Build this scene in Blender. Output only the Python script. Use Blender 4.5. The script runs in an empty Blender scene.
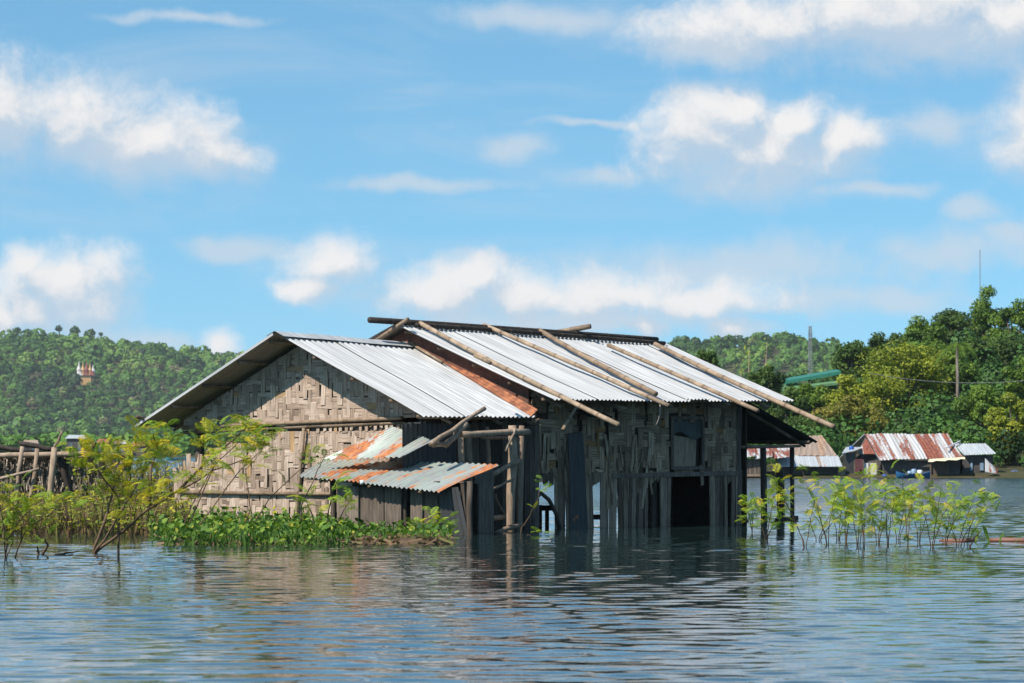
import bpy, math, random
import numpy as np
from mathutils import Vector, Matrix, noise as mnoise

random.seed(7)
rng = np.random.default_rng(11)
R = math.radians
sc = bpy.context.scene
col = sc.collection

# ------------------------------------------------------------------ camera
F = 3200.0          # focal length in pixels of a 1024 px wide picture
CAMH = 1.85         # a person standing up in a boat
HOR = 450.0
cam_d = bpy.data.cameras.new('camera')
cam_d.sensor_width = 36.0
cam_d.lens = F * 36.0 / 1024.0
cam_d.shift_y = (HOR - 341.5) / 1024.0
cam_d.clip_start = 0.5
cam_d.clip_end = 20000.0
cam_d.dof.use_dof = True
cam_d.dof.focus_distance = 73.0
cam_d.dof.aperture_fstop = 4.8
cam = bpy.data.objects.new('camera', cam_d)
cam.location = (0, 0, CAMH)
cam.rotation_euler = (R(90), 0, 0)
col.objects.link(cam)
sc.camera = cam

# ------------------------------------------------------------------ light
SUN_EL = R(48)
SUN_H = Vector((-0.772, -0.636, 0)).normalized()
SUN_DIR = Vector((SUN_H.x * math.cos(SUN_EL), SUN_H.y * math.cos(SUN_EL), math.sin(SUN_EL)))
sun_d = bpy.data.lights.new('sun', 'SUN')
sun_d.energy = 4.6
sun_d.angle = R(0.53)
sun_d.color = (1.0, 0.93, 0.83)
sun = bpy.data.objects.new('sun', sun_d)
sun.rotation_euler = (-SUN_DIR).to_track_quat('-Z', 'Y').to_euler()
sun.location = (-60, -50, 80)
col.objects.link(sun)

sc.view_settings.view_transform = 'Standard'
sc.view_settings.look = 'None'
sc.view_settings.exposure = 0.5
sc.view_settings.gamma = 1.0
sc.view_settings.use_curve_mapping = False
sc.render.engine = 'CYCLES'
sc.cycles.use_denoising = True
sc.cycles.max_bounces = 8
sc.cycles.transparent_max_bounces = 8
sc.cycles.volume_bounces = 0
sc.cycles.sample_clamp_indirect = 6.0
sc.cycles.caustics_reflective = False
sc.cycles.caustics_refractive = False

# ------------------------------------------------------------------ node helper
class NT:
    def __init__(self, tree):
        self.t = tree
    def n(self, typ, **kw):
        nd = self.t.nodes.new(typ)
        for k, v in kw.items():
            setattr(nd, k, v)
        return nd
    def l(self, a, b):
        self.t.links.new(a, b)
    def put(self, sock, v):
        if isinstance(v, bpy.types.NodeSocket):
            self.l(v, sock)
        else:
            sock.default_value = v
    def m(self, op, a, b=None, c=None, clamp=False):
        nd = self.n('ShaderNodeMath', operation=op)
        nd.use_clamp = clamp
        self.put(nd.inputs[0], a)
        if b is not None: self.put(nd.inputs[1], b)
        if c is not None: self.put(nd.inputs[2], c)
        return nd.outputs[0]
    def vm(self, op, a, b=None):
        nd = self.n('ShaderNodeVectorMath', operation=op)
        self.put(nd.inputs[0], a)
        if b is not None: self.put(nd.inputs[1], b)
        return nd.outputs['Value'] if op in ('DOT_PRODUCT', 'LENGTH') else nd.outputs[0]
    def xyz(self, x, y, z):
        nd = self.n('ShaderNodeCombineXYZ')
        for i, v in enumerate((x, y, z)): self.put(nd.inputs[i], v)
        return nd.outputs[0]
    def sep(self, v):
        nd = self.n('ShaderNodeSeparateXYZ'); self.put(nd.inputs[0], v)
        return nd.outputs
    def noise(self, vec, scale, detail=4, rough=0.5, dist=0.0, out=0):
        nd = self.n('ShaderNodeTexNoise')
        if vec is not None: self.put(nd.inputs['Vector'], vec)
        nd.inputs['Scale'].default_value = scale
        nd.inputs['Detail'].default_value = detail
        nd.inputs['Roughness'].default_value = rough
        nd.inputs['Distortion'].default_value = dist
        return nd.outputs[out]
    def mr(self, v, a, b, c=0.0, d=1.0, smooth=True):
        nd = self.n('ShaderNodeMapRange')
        nd.interpolation_type = 'SMOOTHSTEP' if smooth else 'LINEAR'
        self.put(nd.inputs['Value'], v)
        for k, x in zip(('From Min', 'From Max', 'To Min', 'To Max'), (a, b, c, d)):
            self.put(nd.inputs[k], x)
        return nd.outputs[0]
    def mix(self, f, a, b, mode='MIX'):
        nd = self.n('ShaderNodeMix', data_type='RGBA', blend_type=mode)
        self.put(nd.inputs[0], f)
        for s, v in ((nd.inputs[6], a), (nd.inputs[7], b)):
            if isinstance(v, tuple) and len(v) == 3: v = (*v, 1)
            self.put(s, v)
        return nd.outputs[2]
    def ramp(self, v, stops):
        nd = self.n('ShaderNodeValToRGB')
        e = nd.color_ramp.elements
        while len(e) < len(stops): e.new(0.5)
        for i, (p, c) in enumerate(stops):
            e[i].position = p; e[i].color = (*c, 1)
        self.put(nd.inputs[0], v)
        return nd.outputs[0]

# ------------------------------------------------------------------ sky
world = bpy.data.worlds.new('World')
sc.world = world
world.use_nodes = True
wt = world.node_tree
wt.nodes.clear()
W = NT(wt)
wdir = W.n('ShaderNodeTexCoord').outputs['Generated']
dx, dy, dz = W.sep(wdir)
# the air over the lake is clear: read the sky a little above the true elevation
sky = W.n('ShaderNodeTexSky')
sky.sky_type = 'NISHITA'
sky.sun_disc = False
sky.sun_elevation = SUN_EL
sky.sun_rotation = math.atan2(SUN_H.x, SUN_H.y) % (2 * math.pi)
sky.altitude = 300
sky.air_density = 1.1
sky.dust_density = 0.35
sky.ozone_density = 2.2
zc = W.m('MAXIMUM', dz, 0.0)
lift = W.m('ADD', W.m('MULTIPLY', zc, 1.15), 0.13)
W.l(W.vm('NORMALIZE', W.xyz(dx, dy, lift)), sky.inputs['Vector'])

def cloud_group(blobs, name):
    """a height field of cloud masses over (azimuth, elevation), as a node group"""
    g = bpy.data.node_groups.new(name, 'ShaderNodeTree')
    g.interface.new_socket('P', in_out='INPUT', socket_type='NodeSocketVector')
    g.interface.new_socket('F', in_out='OUTPUT', socket_type='NodeSocketFloat')
    G = NT(g)
    gi = G.n('NodeGroupInput').outputs[0]
    go = G.n('NodeGroupOutput')
    warp = G.vm('SUBTRACT', G.noise(gi, 34.0, 3, 0.55, 0, 1), (0.5, 0.5, 0.5))
    p = G.vm('ADD', gi, G.vm('MULTIPLY', warp, (0.018, 0.012, 0)))
    acc = None
    for (cx, cy, rx, ry) in blobs:
        c = ((cx - 512) / F, (HOR - cy) / F, 0)
        q = G.vm('MULTIPLY', G.vm('SUBTRACT', p, c), (F / rx / 1.12, F / ry / 1.2, 0))
        v = G.m('SUBTRACT', 1.0, G.vm('LENGTH', q))
        acc = v if acc is None else G.m('SMOOTH_MAX', acc, v, 0.25)
    # the same kind of cloud goes on over the rest of the sky
    sx, sy, sz = G.sep(gi)
    st = G.vm('MULTIPLY', gi, (5.0, 11.0, 0))
    wide = G.m('SUBTRACT', G.m('MULTIPLY', G.noise(st, 1.0, 3, 0.5), 3.2), 2.15)
    off = G.m('MAXIMUM', G.mr(G.m('ABSOLUTE', sx), 0.17, 0.24), G.mr(sy, 0.15, 0.21))
    wide = G.m('ADD', wide, G.m('MULTIPLY', G.m('SUBTRACT', off, 1.0), 3.0))
    acc = G.m('MAXIMUM', acc, wide)
    fine = G.m('SUBTRACT', G.noise(p, 70.0, 8, 0.66), 0.5)
    mid = G.m('SUBTRACT', G.noise(p, 26.0, 3, 0.5), 0.5)
    acc = G.m('ADD', acc, G.m('ADD', G.m('MULTIPLY', fine, 1.45), G.m('MULTIPLY', mid, 0.6)))
    G.l(acc, go.inputs[0])
    return g

BIG = [(15, 112, 58, 46), (85, 120, 75, 44), (155, 140, 80, 38), (215, 162, 48, 22),
       (705, 135, 62, 40), (765, 150, 105, 46), (845, 140, 48, 22), (725, 112, 46, 30), (790, 122, 40, 26),
       (770, 28, 120, 34), (890, 14, 150, 52), (1010, 22, 90, 46), (1018, 140, 36, 44), (1026, 100, 26, 32),
       (66, 278, 62, 36), (82, 308, 48, 34), (38, 312, 44, 36), (4, 316, 24, 34), (30, 262, 26, 22),
       (338, 262, 44, 24), (312, 292, 36, 16), (440, 296, 84, 30), (525, 298, 70, 24), (620, 296, 95, 26),
       (705, 302, 80, 22), (470, 276, 48, 20), (222, 342, 18, 17), (735, 330, 36, 12), (640, 328, 28, 12)]
SOFT = [(720, 270, 230, 30), (840, 300, 120, 20), (560, 322, 160, 14), (480, 262, 60, 12), (180, 20, 90, 6), (945, 248, 105, 22), (890, 300, 75, 18), (1010, 232, 50, 16), (515, 146, 42, 13),
        (600, 172, 46, 11), (240, 246, 70, 14), (870, 190, 70, 9), (560, 18, 120, 15), (975, 212, 36, 12),
        (700, 96, 40, 12), (420, 182, 110, 10), (160, 340, 60, 14), (930, 130, 60, 22), (600, 124, 70, 5), (700, 45, 60, 20)]
az = W.m('ARCTAN2', dx, dy)
hl = W.m('SQRT', W.m('ADD', W.m('MULTIPLY', dx, dx), W.m('MULTIPLY', dy, dy)))
el = W.m('DIVIDE', dz, W.m('MAXIMUM', hl, 0.05))
P = W.xyz(az, el, 0.0)
gb = cloud_group(BIG, 'cumulus'); gs = cloud_group(SOFT, 'thin_cloud')
def field(g, p):
    nd = W.n('ShaderNodeGroup'); nd.node_tree = g
    W.l(p, nd.inputs[0]); return nd.outputs[0]
f0 = field(gb, P)
f1 = field(gb, W.vm('ADD', P, (-0.0035, 0.0085, 0)))
dens = W.mr(f0, -0.32, 0.74)
lit = W.mr(W.m('SUBTRACT', f0, f1), -0.25, 0.75)
dens = W.m('MULTIPLY', dens, W.mr(lit, 0.0, 0.6, 0.78, 1.0))
sofd = W.m('MULTIPLY', W.mr(field(gs, P), -0.15, 0.9), 0.72)
wisp = W.m('MULTIPLY', W.mr(W.noise(W.vm('MULTIPLY', P, (7.0, 34.0, 0)), 1.0, 6, 0.62, 0.6), 0.44, 0.82), 0.5)
skyc = W.vm('MULTIPLY', sky.outputs[0], (0.70, 1.10, 1.13))
S = 0.1   # background strength; cloud radiance is given before it
white = W.mix(lit, tuple(x / S for x in (0.40, 0.46, 0.53)), tuple(x / S for x in (0.65, 0.64, 0.635)))
soft_c = tuple(x / S for x in (0.44, 0.50, 0.56))
c1 = W.mix(wisp, skyc, soft_c)
c2 = W.mix(sofd, c1, soft_c)
c3 = W.mix(dens, c2, white)
bg = W.n('ShaderNodeBackground')
W.l(c3, bg.inputs['Color'])
bg.inputs['Strength'].default_value = S
W.l(bg.outputs[0], W.n('ShaderNodeOutputWorld').inputs['Surface'])

# ------------------------------------------------------------------ frames of reference
def at(px, py, Y):
    """the place a picture point has when it lies Y metres away"""
    return Vector(((px - 512) / F * Y, Y, CAMH + (HOR - py) / F * Y))
def on_water(px, py):
    return at(px, py, CAMH * F / (py - HOR))
C45 = math.sqrt(0.5)
HO = at(275, 333, 75.0); HO.z = 0
DA = Vector((C45, C45, 0)); DU = Vector((C45, -C45, 0))     # along the ridge / towards the shaded long side
def L(s, t, z):
    return HO + DA * s + DU * t + Vector((0, 0, z))
def on_s(px, py, s):      # a point of a plane parallel to the gable
    k = (px - 512) / F; b = HO + DA * s
    w = (k * b.y - b.x) / (DU.x - k * DU.y); p = b + DU * w
    return s, w, CAMH + (HOR - py) / F * p.y
def on_t(px, py, t):      # a point of a plane parallel to the long side
    k = (px - 512) / F; b = HO + DU * t
    w = (k * b.y - b.x) / (DA.x - k * DA.y); p = b + DA * w
    return w, t, CAMH + (HOR - py) / F * p.y
def LS(px, py, s): return L(*on_s(px, py, s))
def LT(px, py, t): return L(*on_t(px, py, t))

# ------------------------------------------------------------------ materials
MATS = {}
def mat(name, build):
    m = bpy.data.materials.new(name); m.use_nodes = True
    m.node_tree.nodes.clear(); T = NT(m.node_tree)
    out = T.n('ShaderNodeOutputMaterial')
    build(T, out); MATS[name] = m
    return m
def principled(T, out, color, rough=0.8, metal=0.0, bump=None, bstr=0.3, bdist=0.01, spec=0.5):
    b = T.n('ShaderNodeBsdfPrincipled')
    if isinstance(color, tuple): color = (*color, 1)
    T.put(b.inputs['Base Color'], color); T.put(b.inputs['Roughness'], rough); T.put(b.inputs['Metallic'], metal)
    b.inputs['Specular IOR Level'].default_value = spec
    if bump is not None:
        bn = T.n('ShaderNodeBump'); bn.inputs['Strength'].default_value = bstr; bn.inputs['Distance'].default_value = bdist
        T.l(bump, bn.inputs['Height']); T.l(bn.outputs[0], b.inputs['Normal'])
    T.l(b.outputs[0], out.inputs[0])
    return b
def objc(T): return T.n('ShaderNodeTexCoord').outputs['Object']
def tone(T):
    a = T.n('ShaderNodeAttribute'); a.attribute_name = 'tone'; return a.outputs['Fac']
def pos(T): return T.n('ShaderNodeNewGeometry').outputs['Position']

def wood(name, stops, rough=0.85, streak=(3, 3, 40), grain=1.0, contrast=0.62):
    def b(T, out):
        c = T.ramp(tone(T), stops)
        n1 = T.noise(T.vm('MULTIPLY', pos(T), streak), 1.0, 5, 0.6)
        n2 = T.noise(pos(T), 1.3, 4, 0.6)
        c = T.mix(T.mr(n1, 0.35, 0.7), T.mix(1.0, c, (contrast, contrast * 0.97, contrast * 0.94), 'MULTIPLY'), c)
        c = T.mix(T.m('MULTIPLY', T.mr(n2, 0.5, 0.75), 0.45 * grain), c, T.mix(1.0, c, (0.42, 0.40, 0.40), 'MULTIPLY'))
        principled(T, out, c, rough, 0, n1, 0.35, 0.01, 0.3)
    return mat(name, b)
for nm, stk in (('upright', (30, 30, 1.6)), ('level', (1.6, 1.6, 34))):
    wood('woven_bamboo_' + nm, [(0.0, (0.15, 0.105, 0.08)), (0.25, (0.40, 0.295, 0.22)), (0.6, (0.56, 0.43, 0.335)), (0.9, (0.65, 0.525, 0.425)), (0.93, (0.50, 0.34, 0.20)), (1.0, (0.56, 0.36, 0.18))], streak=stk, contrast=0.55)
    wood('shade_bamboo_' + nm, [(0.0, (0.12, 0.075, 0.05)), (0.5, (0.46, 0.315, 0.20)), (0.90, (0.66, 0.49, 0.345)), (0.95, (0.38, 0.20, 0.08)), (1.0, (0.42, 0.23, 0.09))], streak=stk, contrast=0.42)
wood('bamboo_culm', [(0.0, (0.10, 0.07, 0.045)), (0.3, (0.30, 0.215, 0.145)), (1.0, (0.46, 0.35, 0.245))], 0.6, (4, 4, 4))
wood('old_timber', [(0.0, (0.05, 0.040, 0.034)), (0.5, (0.145, 0.112, 0.086)), (1.0, (0.30, 0.24, 0.19))], streak=(26, 26, 2), contrast=0.5)
wood('shed_slat', [(0.0, (0.07, 0.05, 0.036)), (0.5, (0.26, 0.185, 0.13)), (1.0, (0.48, 0.36, 0.26))], streak=(26, 26, 2), contrast=0.5)
wood('pale_timber', [(0.0, (0.16, 0.11, 0.075)), (0.5, (0.33, 0.24, 0.17)), (1.0, (0.50, 0.39, 0.29))], streak=(14, 14, 3))
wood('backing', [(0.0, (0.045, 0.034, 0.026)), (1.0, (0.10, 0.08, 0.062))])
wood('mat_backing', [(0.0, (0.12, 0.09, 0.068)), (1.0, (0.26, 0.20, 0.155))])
wood('dry_thatch', [(0.0, (0.10, 0.08, 0.06)), (0.5, (0.27, 0.22, 0.17)), (1.0, (0.48, 0.41, 0.33))])
wood('bark', [(0.0, (0.09, 0.07, 0.05)), (1.0, (0.30, 0.25, 0.20))], streak=(5, 5, 1.5))
wood('twig', [(0.0, (0.06, 0.038, 0.022)), (1.0, (0.20, 0.13, 0.075))])

def metal(name, base, rust_amt, rust_col=((0.20, 0.065, 0.028), (0.46, 0.175, 0.06)), green=0.0, axis=None, scale=1.0):
    """galvanised sheet; rust runs along the fall of the sheet (axis = along, across)"""
    def b(T, out):
        p = pos(T)
        if axis is not None:
            v = T.xyz(T.m('MULTIPLY', T.vm('DOT_PRODUCT', p, tuple(axis[0])), 0.34 * scale), T.m('MULTIPLY', T.vm('DOT_PRODUCT', p, tuple(axis[1])), 1.9 * scale), 0.0)
        else:
            v = p
        n1 = T.noise(v, 1.0, 6, 0.62, 0.35)
        n2 = T.noise(p, 5.0, 5, 0.6)
        n3 = T.noise(T.vm('MULTIPLY', v, (1.0, 4.0, 1.0)), 1.0, 4, 0.5)
        tn = tone(T)
        c = T.mix(T.mr(n3, 0.3, 0.72), tuple(x * 0.66 for x in base), base)
        c = T.mix(T.m('MULTIPLY', tn, 0.5), c, tuple(x * 0.72 for x in base))
        if green: c = T.mix(T.m('MULTIPLY', T.mr(n2, 0.38, 0.65), green), c, (0.34, 0.44, 0.37))
        k = T.m('ADD', T.m('ADD', n1, T.m('MULTIPLY', n2, 0.22)), rust_amt)
        rm = T.mr(k, 0.72, 0.80)
        rc = T.mix(T.mr(n2, 0.35, 0.65), rust_col[0], rust_col[1])
        c = T.mix(rm, c, rc)
        rough = T.mr(rm, 0.0, 1.0, 0.52, 0.9, False)
        met = T.m('MULTIPLY', T.m('SUBTRACT', 1.0, rm), 0.18)
        principled(T, out, c, rough, met, n2, 0.12, 0.01)
    return mat(name, b)
FALL_R = (DU * 0.93 + Vector((0, 0, -0.37)))
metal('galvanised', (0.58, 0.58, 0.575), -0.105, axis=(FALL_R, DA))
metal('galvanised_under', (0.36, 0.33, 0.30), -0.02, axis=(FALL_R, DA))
metal('rust_sheet', (0.42, 0.30, 0.24), 0.34, ((0.17, 0.060, 0.032), (0.38, 0.145, 0.065)), axis=(FALL_R, DA))
metal('shaded_rust', (0.16, 0.085, 0.06), 0.3, ((0.10, 0.042, 0.028), (0.17, 0.07, 0.045)))  # rust darkened in colour to give the shade band under the shed rake
metal('patch_sheet', (0.44, 0.44, 0.42), 0.095, ((0.30, 0.10, 0.04), (0.52, 0.20, 0.075)), green=0.7, axis=(DA, DU), scale=1.0)
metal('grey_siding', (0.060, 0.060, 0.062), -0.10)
metal('far_rust_roof', (0.60, 0.59, 0.58), 0.125, ((0.12, 0.034, 0.028), (0.27, 0.085, 0.045)), axis=(Vector((0.1, 0.8, -0.5)), Vector((1, 0.1, 0))), scale=0.55)
metal('far_brown_roof', (0.40, 0.30, 0.23), 0.10, ((0.22, 0.13, 0.085), (0.36, 0.235, 0.16)), axis=(Vector((0, 0.8, -0.5)), Vector((1, 0, 0))))
metal('far_grey_roof', (0.55, 0.58, 0.60), -0.04, axis=(Vector((0, 0.8, -0.5)), Vector((1, 0, 0))))

def leaf(name, stops, trans=0.35, by_object=False, rough=0.6):
    def b(T, out):
        if by_object:
            f = T.n('ShaderNodeObjectInfo').outputs['Random']
            f = T.m('ADD', T.m('MULTIPLY', f, 0.8), T.m('MULTIPLY', tone(T), 0.2))
        else:
            f = tone(T)
        c = T.ramp(f, stops)
        d = T.n('ShaderNodeBsdfPrincipled')
        T.l(c, d.inputs['Base Color']); d.inputs['Roughness'].default_value = rough
        d.inputs['Specular IOR Level'].default_value = 0.25
        tr = T.n('ShaderNodeBsdfTranslucent')
        T.l(T.mix(1.0, c, (1.0, 1.05, 0.55), 'MULTIPLY'), tr.inputs[0])
        mx = T.n('ShaderNodeMixShader'); mx.inputs[0].default_value = trans
        T.l(d.outputs[0], mx.inputs[1]); T.l(tr.outputs[0], mx.inputs[2]); T.l(mx.outputs[0], out.inputs[0])
    return mat(name, b)
leaf('frond_green', [(0.0, (0.10, 0.17, 0.03)), (0.35, (0.24, 0.38, 0.04)), (0.7, (0.38, 0.52, 0.05)), (0.88, (0.52, 0.50, 0.04)), (1.0, (0.70, 0.54, 0.035))], 0.45, True)
leaf('frond_yellow', [(0.0, (0.20, 0.26, 0.03)), (0.4, (0.40, 0.42, 0.035)), (0.7, (0.60, 0.51, 0.035)), (1.0, (0.74, 0.52, 0.035))], 0.45, True)
leaf('hyacinth_leaf', [(0.0, (0.035, 0.085, 0.016)), (0.5, (0.10, 0.20, 0.03)), (0.85, (0.24, 0.35, 0.045)), (1.0, (0.40, 0.38, 0.05))], 0.35)
leaf('weed', [(0.0, (0.09, 0.055, 0.035)), (0.35, (0.22, 0.14, 0.07)), (0.55, (0.15, 0.19, 0.04)), (0.8, (0.27, 0.33, 0.05)), (1.0, (0.50, 0.45, 0.05))], 0.3)
leaf('crown_yellow', [(0.0, (0.10, 0.135, 0.016)), (0.5, (0.24, 0.285, 0.028)), (1.0, (0.40, 0.41, 0.04))], 0.35)
leaf('crown_olive', [(0.0, (0.09, 0.10, 0.02)), (0.5, (0.21, 0.205, 0.035)), (1.0, (0.34, 0.29, 0.06))], 0.35)
leaf('crown_mid', [(0.0, (0.038, 0.080, 0.016)), (0.5, (0.115, 0.20, 0.028)), (1.0, (0.21, 0.31, 0.04))], 0.35)
leaf('crown_dark', [(0.0, (0.020, 0.048, 0.014)), (0.5, (0.068, 0.125, 0.026)), (1.0, (0.135, 0.205, 0.036))], 0.35)
leaf('hill_wood', [(0.0, (0.020, 0.052, 0.014)), (0.35, (0.052, 0.125, 0.022)), (0.7, (0.105, 0.215, 0.030)), (0.93, (0.175, 0.28, 0.045)), (0.97, (0.13, 0.11, 0.06)), (1.0, (0.16, 0.14, 0.08))], 0.15)

def plain(name, c, rough=0.8, metal_=0.0, var=0.35):
    def b(T, out):
        n = T.noise(pos(T), 3.0, 5, 0.6)
        cc = T.mix(T.mr(n, 0.3, 0.7), tuple(x * (1 - var) for x in c), c)
        principled(T, out, cc, rough, metal_, n, 0.1, 0.01)
    return mat(name, b)
plain('earth', (0.17, 0.12, 0.075)); plain('dark_wall', (0.085, 0.075, 0.068)); plain('brown_wall', (0.14, 0.10, 0.075))
plain('white_paint', (0.72, 0.70, 0.68), 0.6, 0, 0.2); plain('maroon_paint', (0.14, 0.045, 0.05)); plain('blue_plastic', (0.02, 0.09, 0.36), 0.4)
plain('turquoise', (0.10, 0.42, 0.45), 0.5); plain('boat_blue', (0.03, 0.16, 0.36), 0.5); plain('white_plastic', (0.75, 0.77, 0.78), 0.4, 0, 0.1)
plain('pale_blue_plastic', (0.30, 0.42, 0.55), 0.4); plain('canvas', (0.72, 0.68, 0.45), 0.8, 0, 0.15); plain('green_roof', (0.03, 0.19, 0.13), 0.5)
plain('green_wall', (0.11, 0.24, 0.10)); plain('tower_steel', (0.22, 0.23, 0.25), 0.5); plain('tower_red', (0.28, 0.15, 0.12)); plain('red_tile', (0.34, 0.10, 0.07))
plain('temple_gold', (0.62, 0.36, 0.14), 0.6); plain('temple_white', (0.72, 0.66, 0.62), 0.6); plain('rope', (0.42, 0.38, 0.33)); plain('cable', (0.2, 0.2, 0.2))
plain('wet_bark', (0.20, 0.085, 0.055), 0.6); plain('cloth', (0.07, 0.085, 0.08)); plain('glass_dark', (0.12, 0.16, 0.2), 0.3); plain('tarp_blue', (0.10, 0.13, 0.26))

def b_ground(T, out):
    n = T.noise(pos(T), 0.09, 5, 0.6); n2 = T.noise(pos(T), 1.1, 5, 0.65)
    c = T.mix(T.mr(n, 0.35, 0.65), (0.040, 0.045, 0.018), (0.06, 0.06, 0.025))
    c = T.mix(T.mr(n2, 0.5, 0.7), c, (0.10, 0.075, 0.045))
    principled(T, out, c, 0.95, 0, n2, 0.5, 0.2, 0.2)
mat('ground_soil', b_ground)

def b_water(T, out):
    p = pos(T)
    far = T.vm('MULTIPLY', p, (1.0, 1.35, 1.0))
    n1 = T.noise(far, 2.6, 3, 0.55, 0.4)
    n2 = T.noise(far, 7.5, 3, 0.55, 0.3)
    patch = T.mr(T.noise(T.vm('MULTIPLY', p, (0.05, 0.11, 0)), 1.0, 3, 0.5), 0.35, 0.65, 0.45, 1.0)
    h = T.m('MULTIPLY', T.m('ADD', n1, T.m('MULTIPLY', n2, 0.3)), patch)
    sy = T.sep(p)[1]
    ruf = T.mr(sy, 80.0, 135.0, 0.012, 0.14)          # the open lake beyond the house is ruffled by the wind
    b = principled(T, out, (0.012, 0.026, 0.026), ruf, 0, h, 0.07, 0.05)
    wide = T.m('ADD', T.noise(T.vm('MULTIPLY', p, (0.30, 0.34, 1.0)), 1.0, 3, 0.6, 0.3), T.m('MULTIPLY', T.noise(T.vm('MULTIPLY', p, (0.8, 1.0, 1.0)), 1.0, 2, 0.6), 0.35))
    b2 = T.n('ShaderNodeBump'); b2.inputs['Strength'].default_value = 1.0; b2.inputs['Distance'].default_value = 0.42
    T.l(T.m('MULTIPLY', wide, T.mr(sy, 78.0, 125.0)), b2.inputs['Height'])
    T.l(b.inputs['Normal'].links[0].from_socket, b2.inputs['Normal']); T.l(b2.outputs[0], b.inputs['Normal'])
    b.inputs['IOR'].default_value = 1.333
    b.inputs['Specular IOR Level'].default_value = 0.5
mat('lake_water', b_water)

# ------------------------------------------------------------------ mesh building
def link(o, parent=None):
    col.objects.link(o)
    if parent is not None: o.parent = parent
    return o
def base_of(parent):
    v = Vector((0, 0, 0))
    while parent is not None:
        v = v + parent.location; parent = parent.parent
    return v
def tag(o, label=None, cat=None, group=None, kind=None):
    for k, v in (('label', label), ('category', cat), ('group', group), ('kind', kind)):
        if v: o[k] = v
    return o
def empty(name, loc, label=None, cat=None, group=None):
    o = bpy.data.objects.new(name, None)
    o.empty_display_size = 0.2
    o.location = loc
    link(o); return tag(o, label, cat, group)

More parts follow.
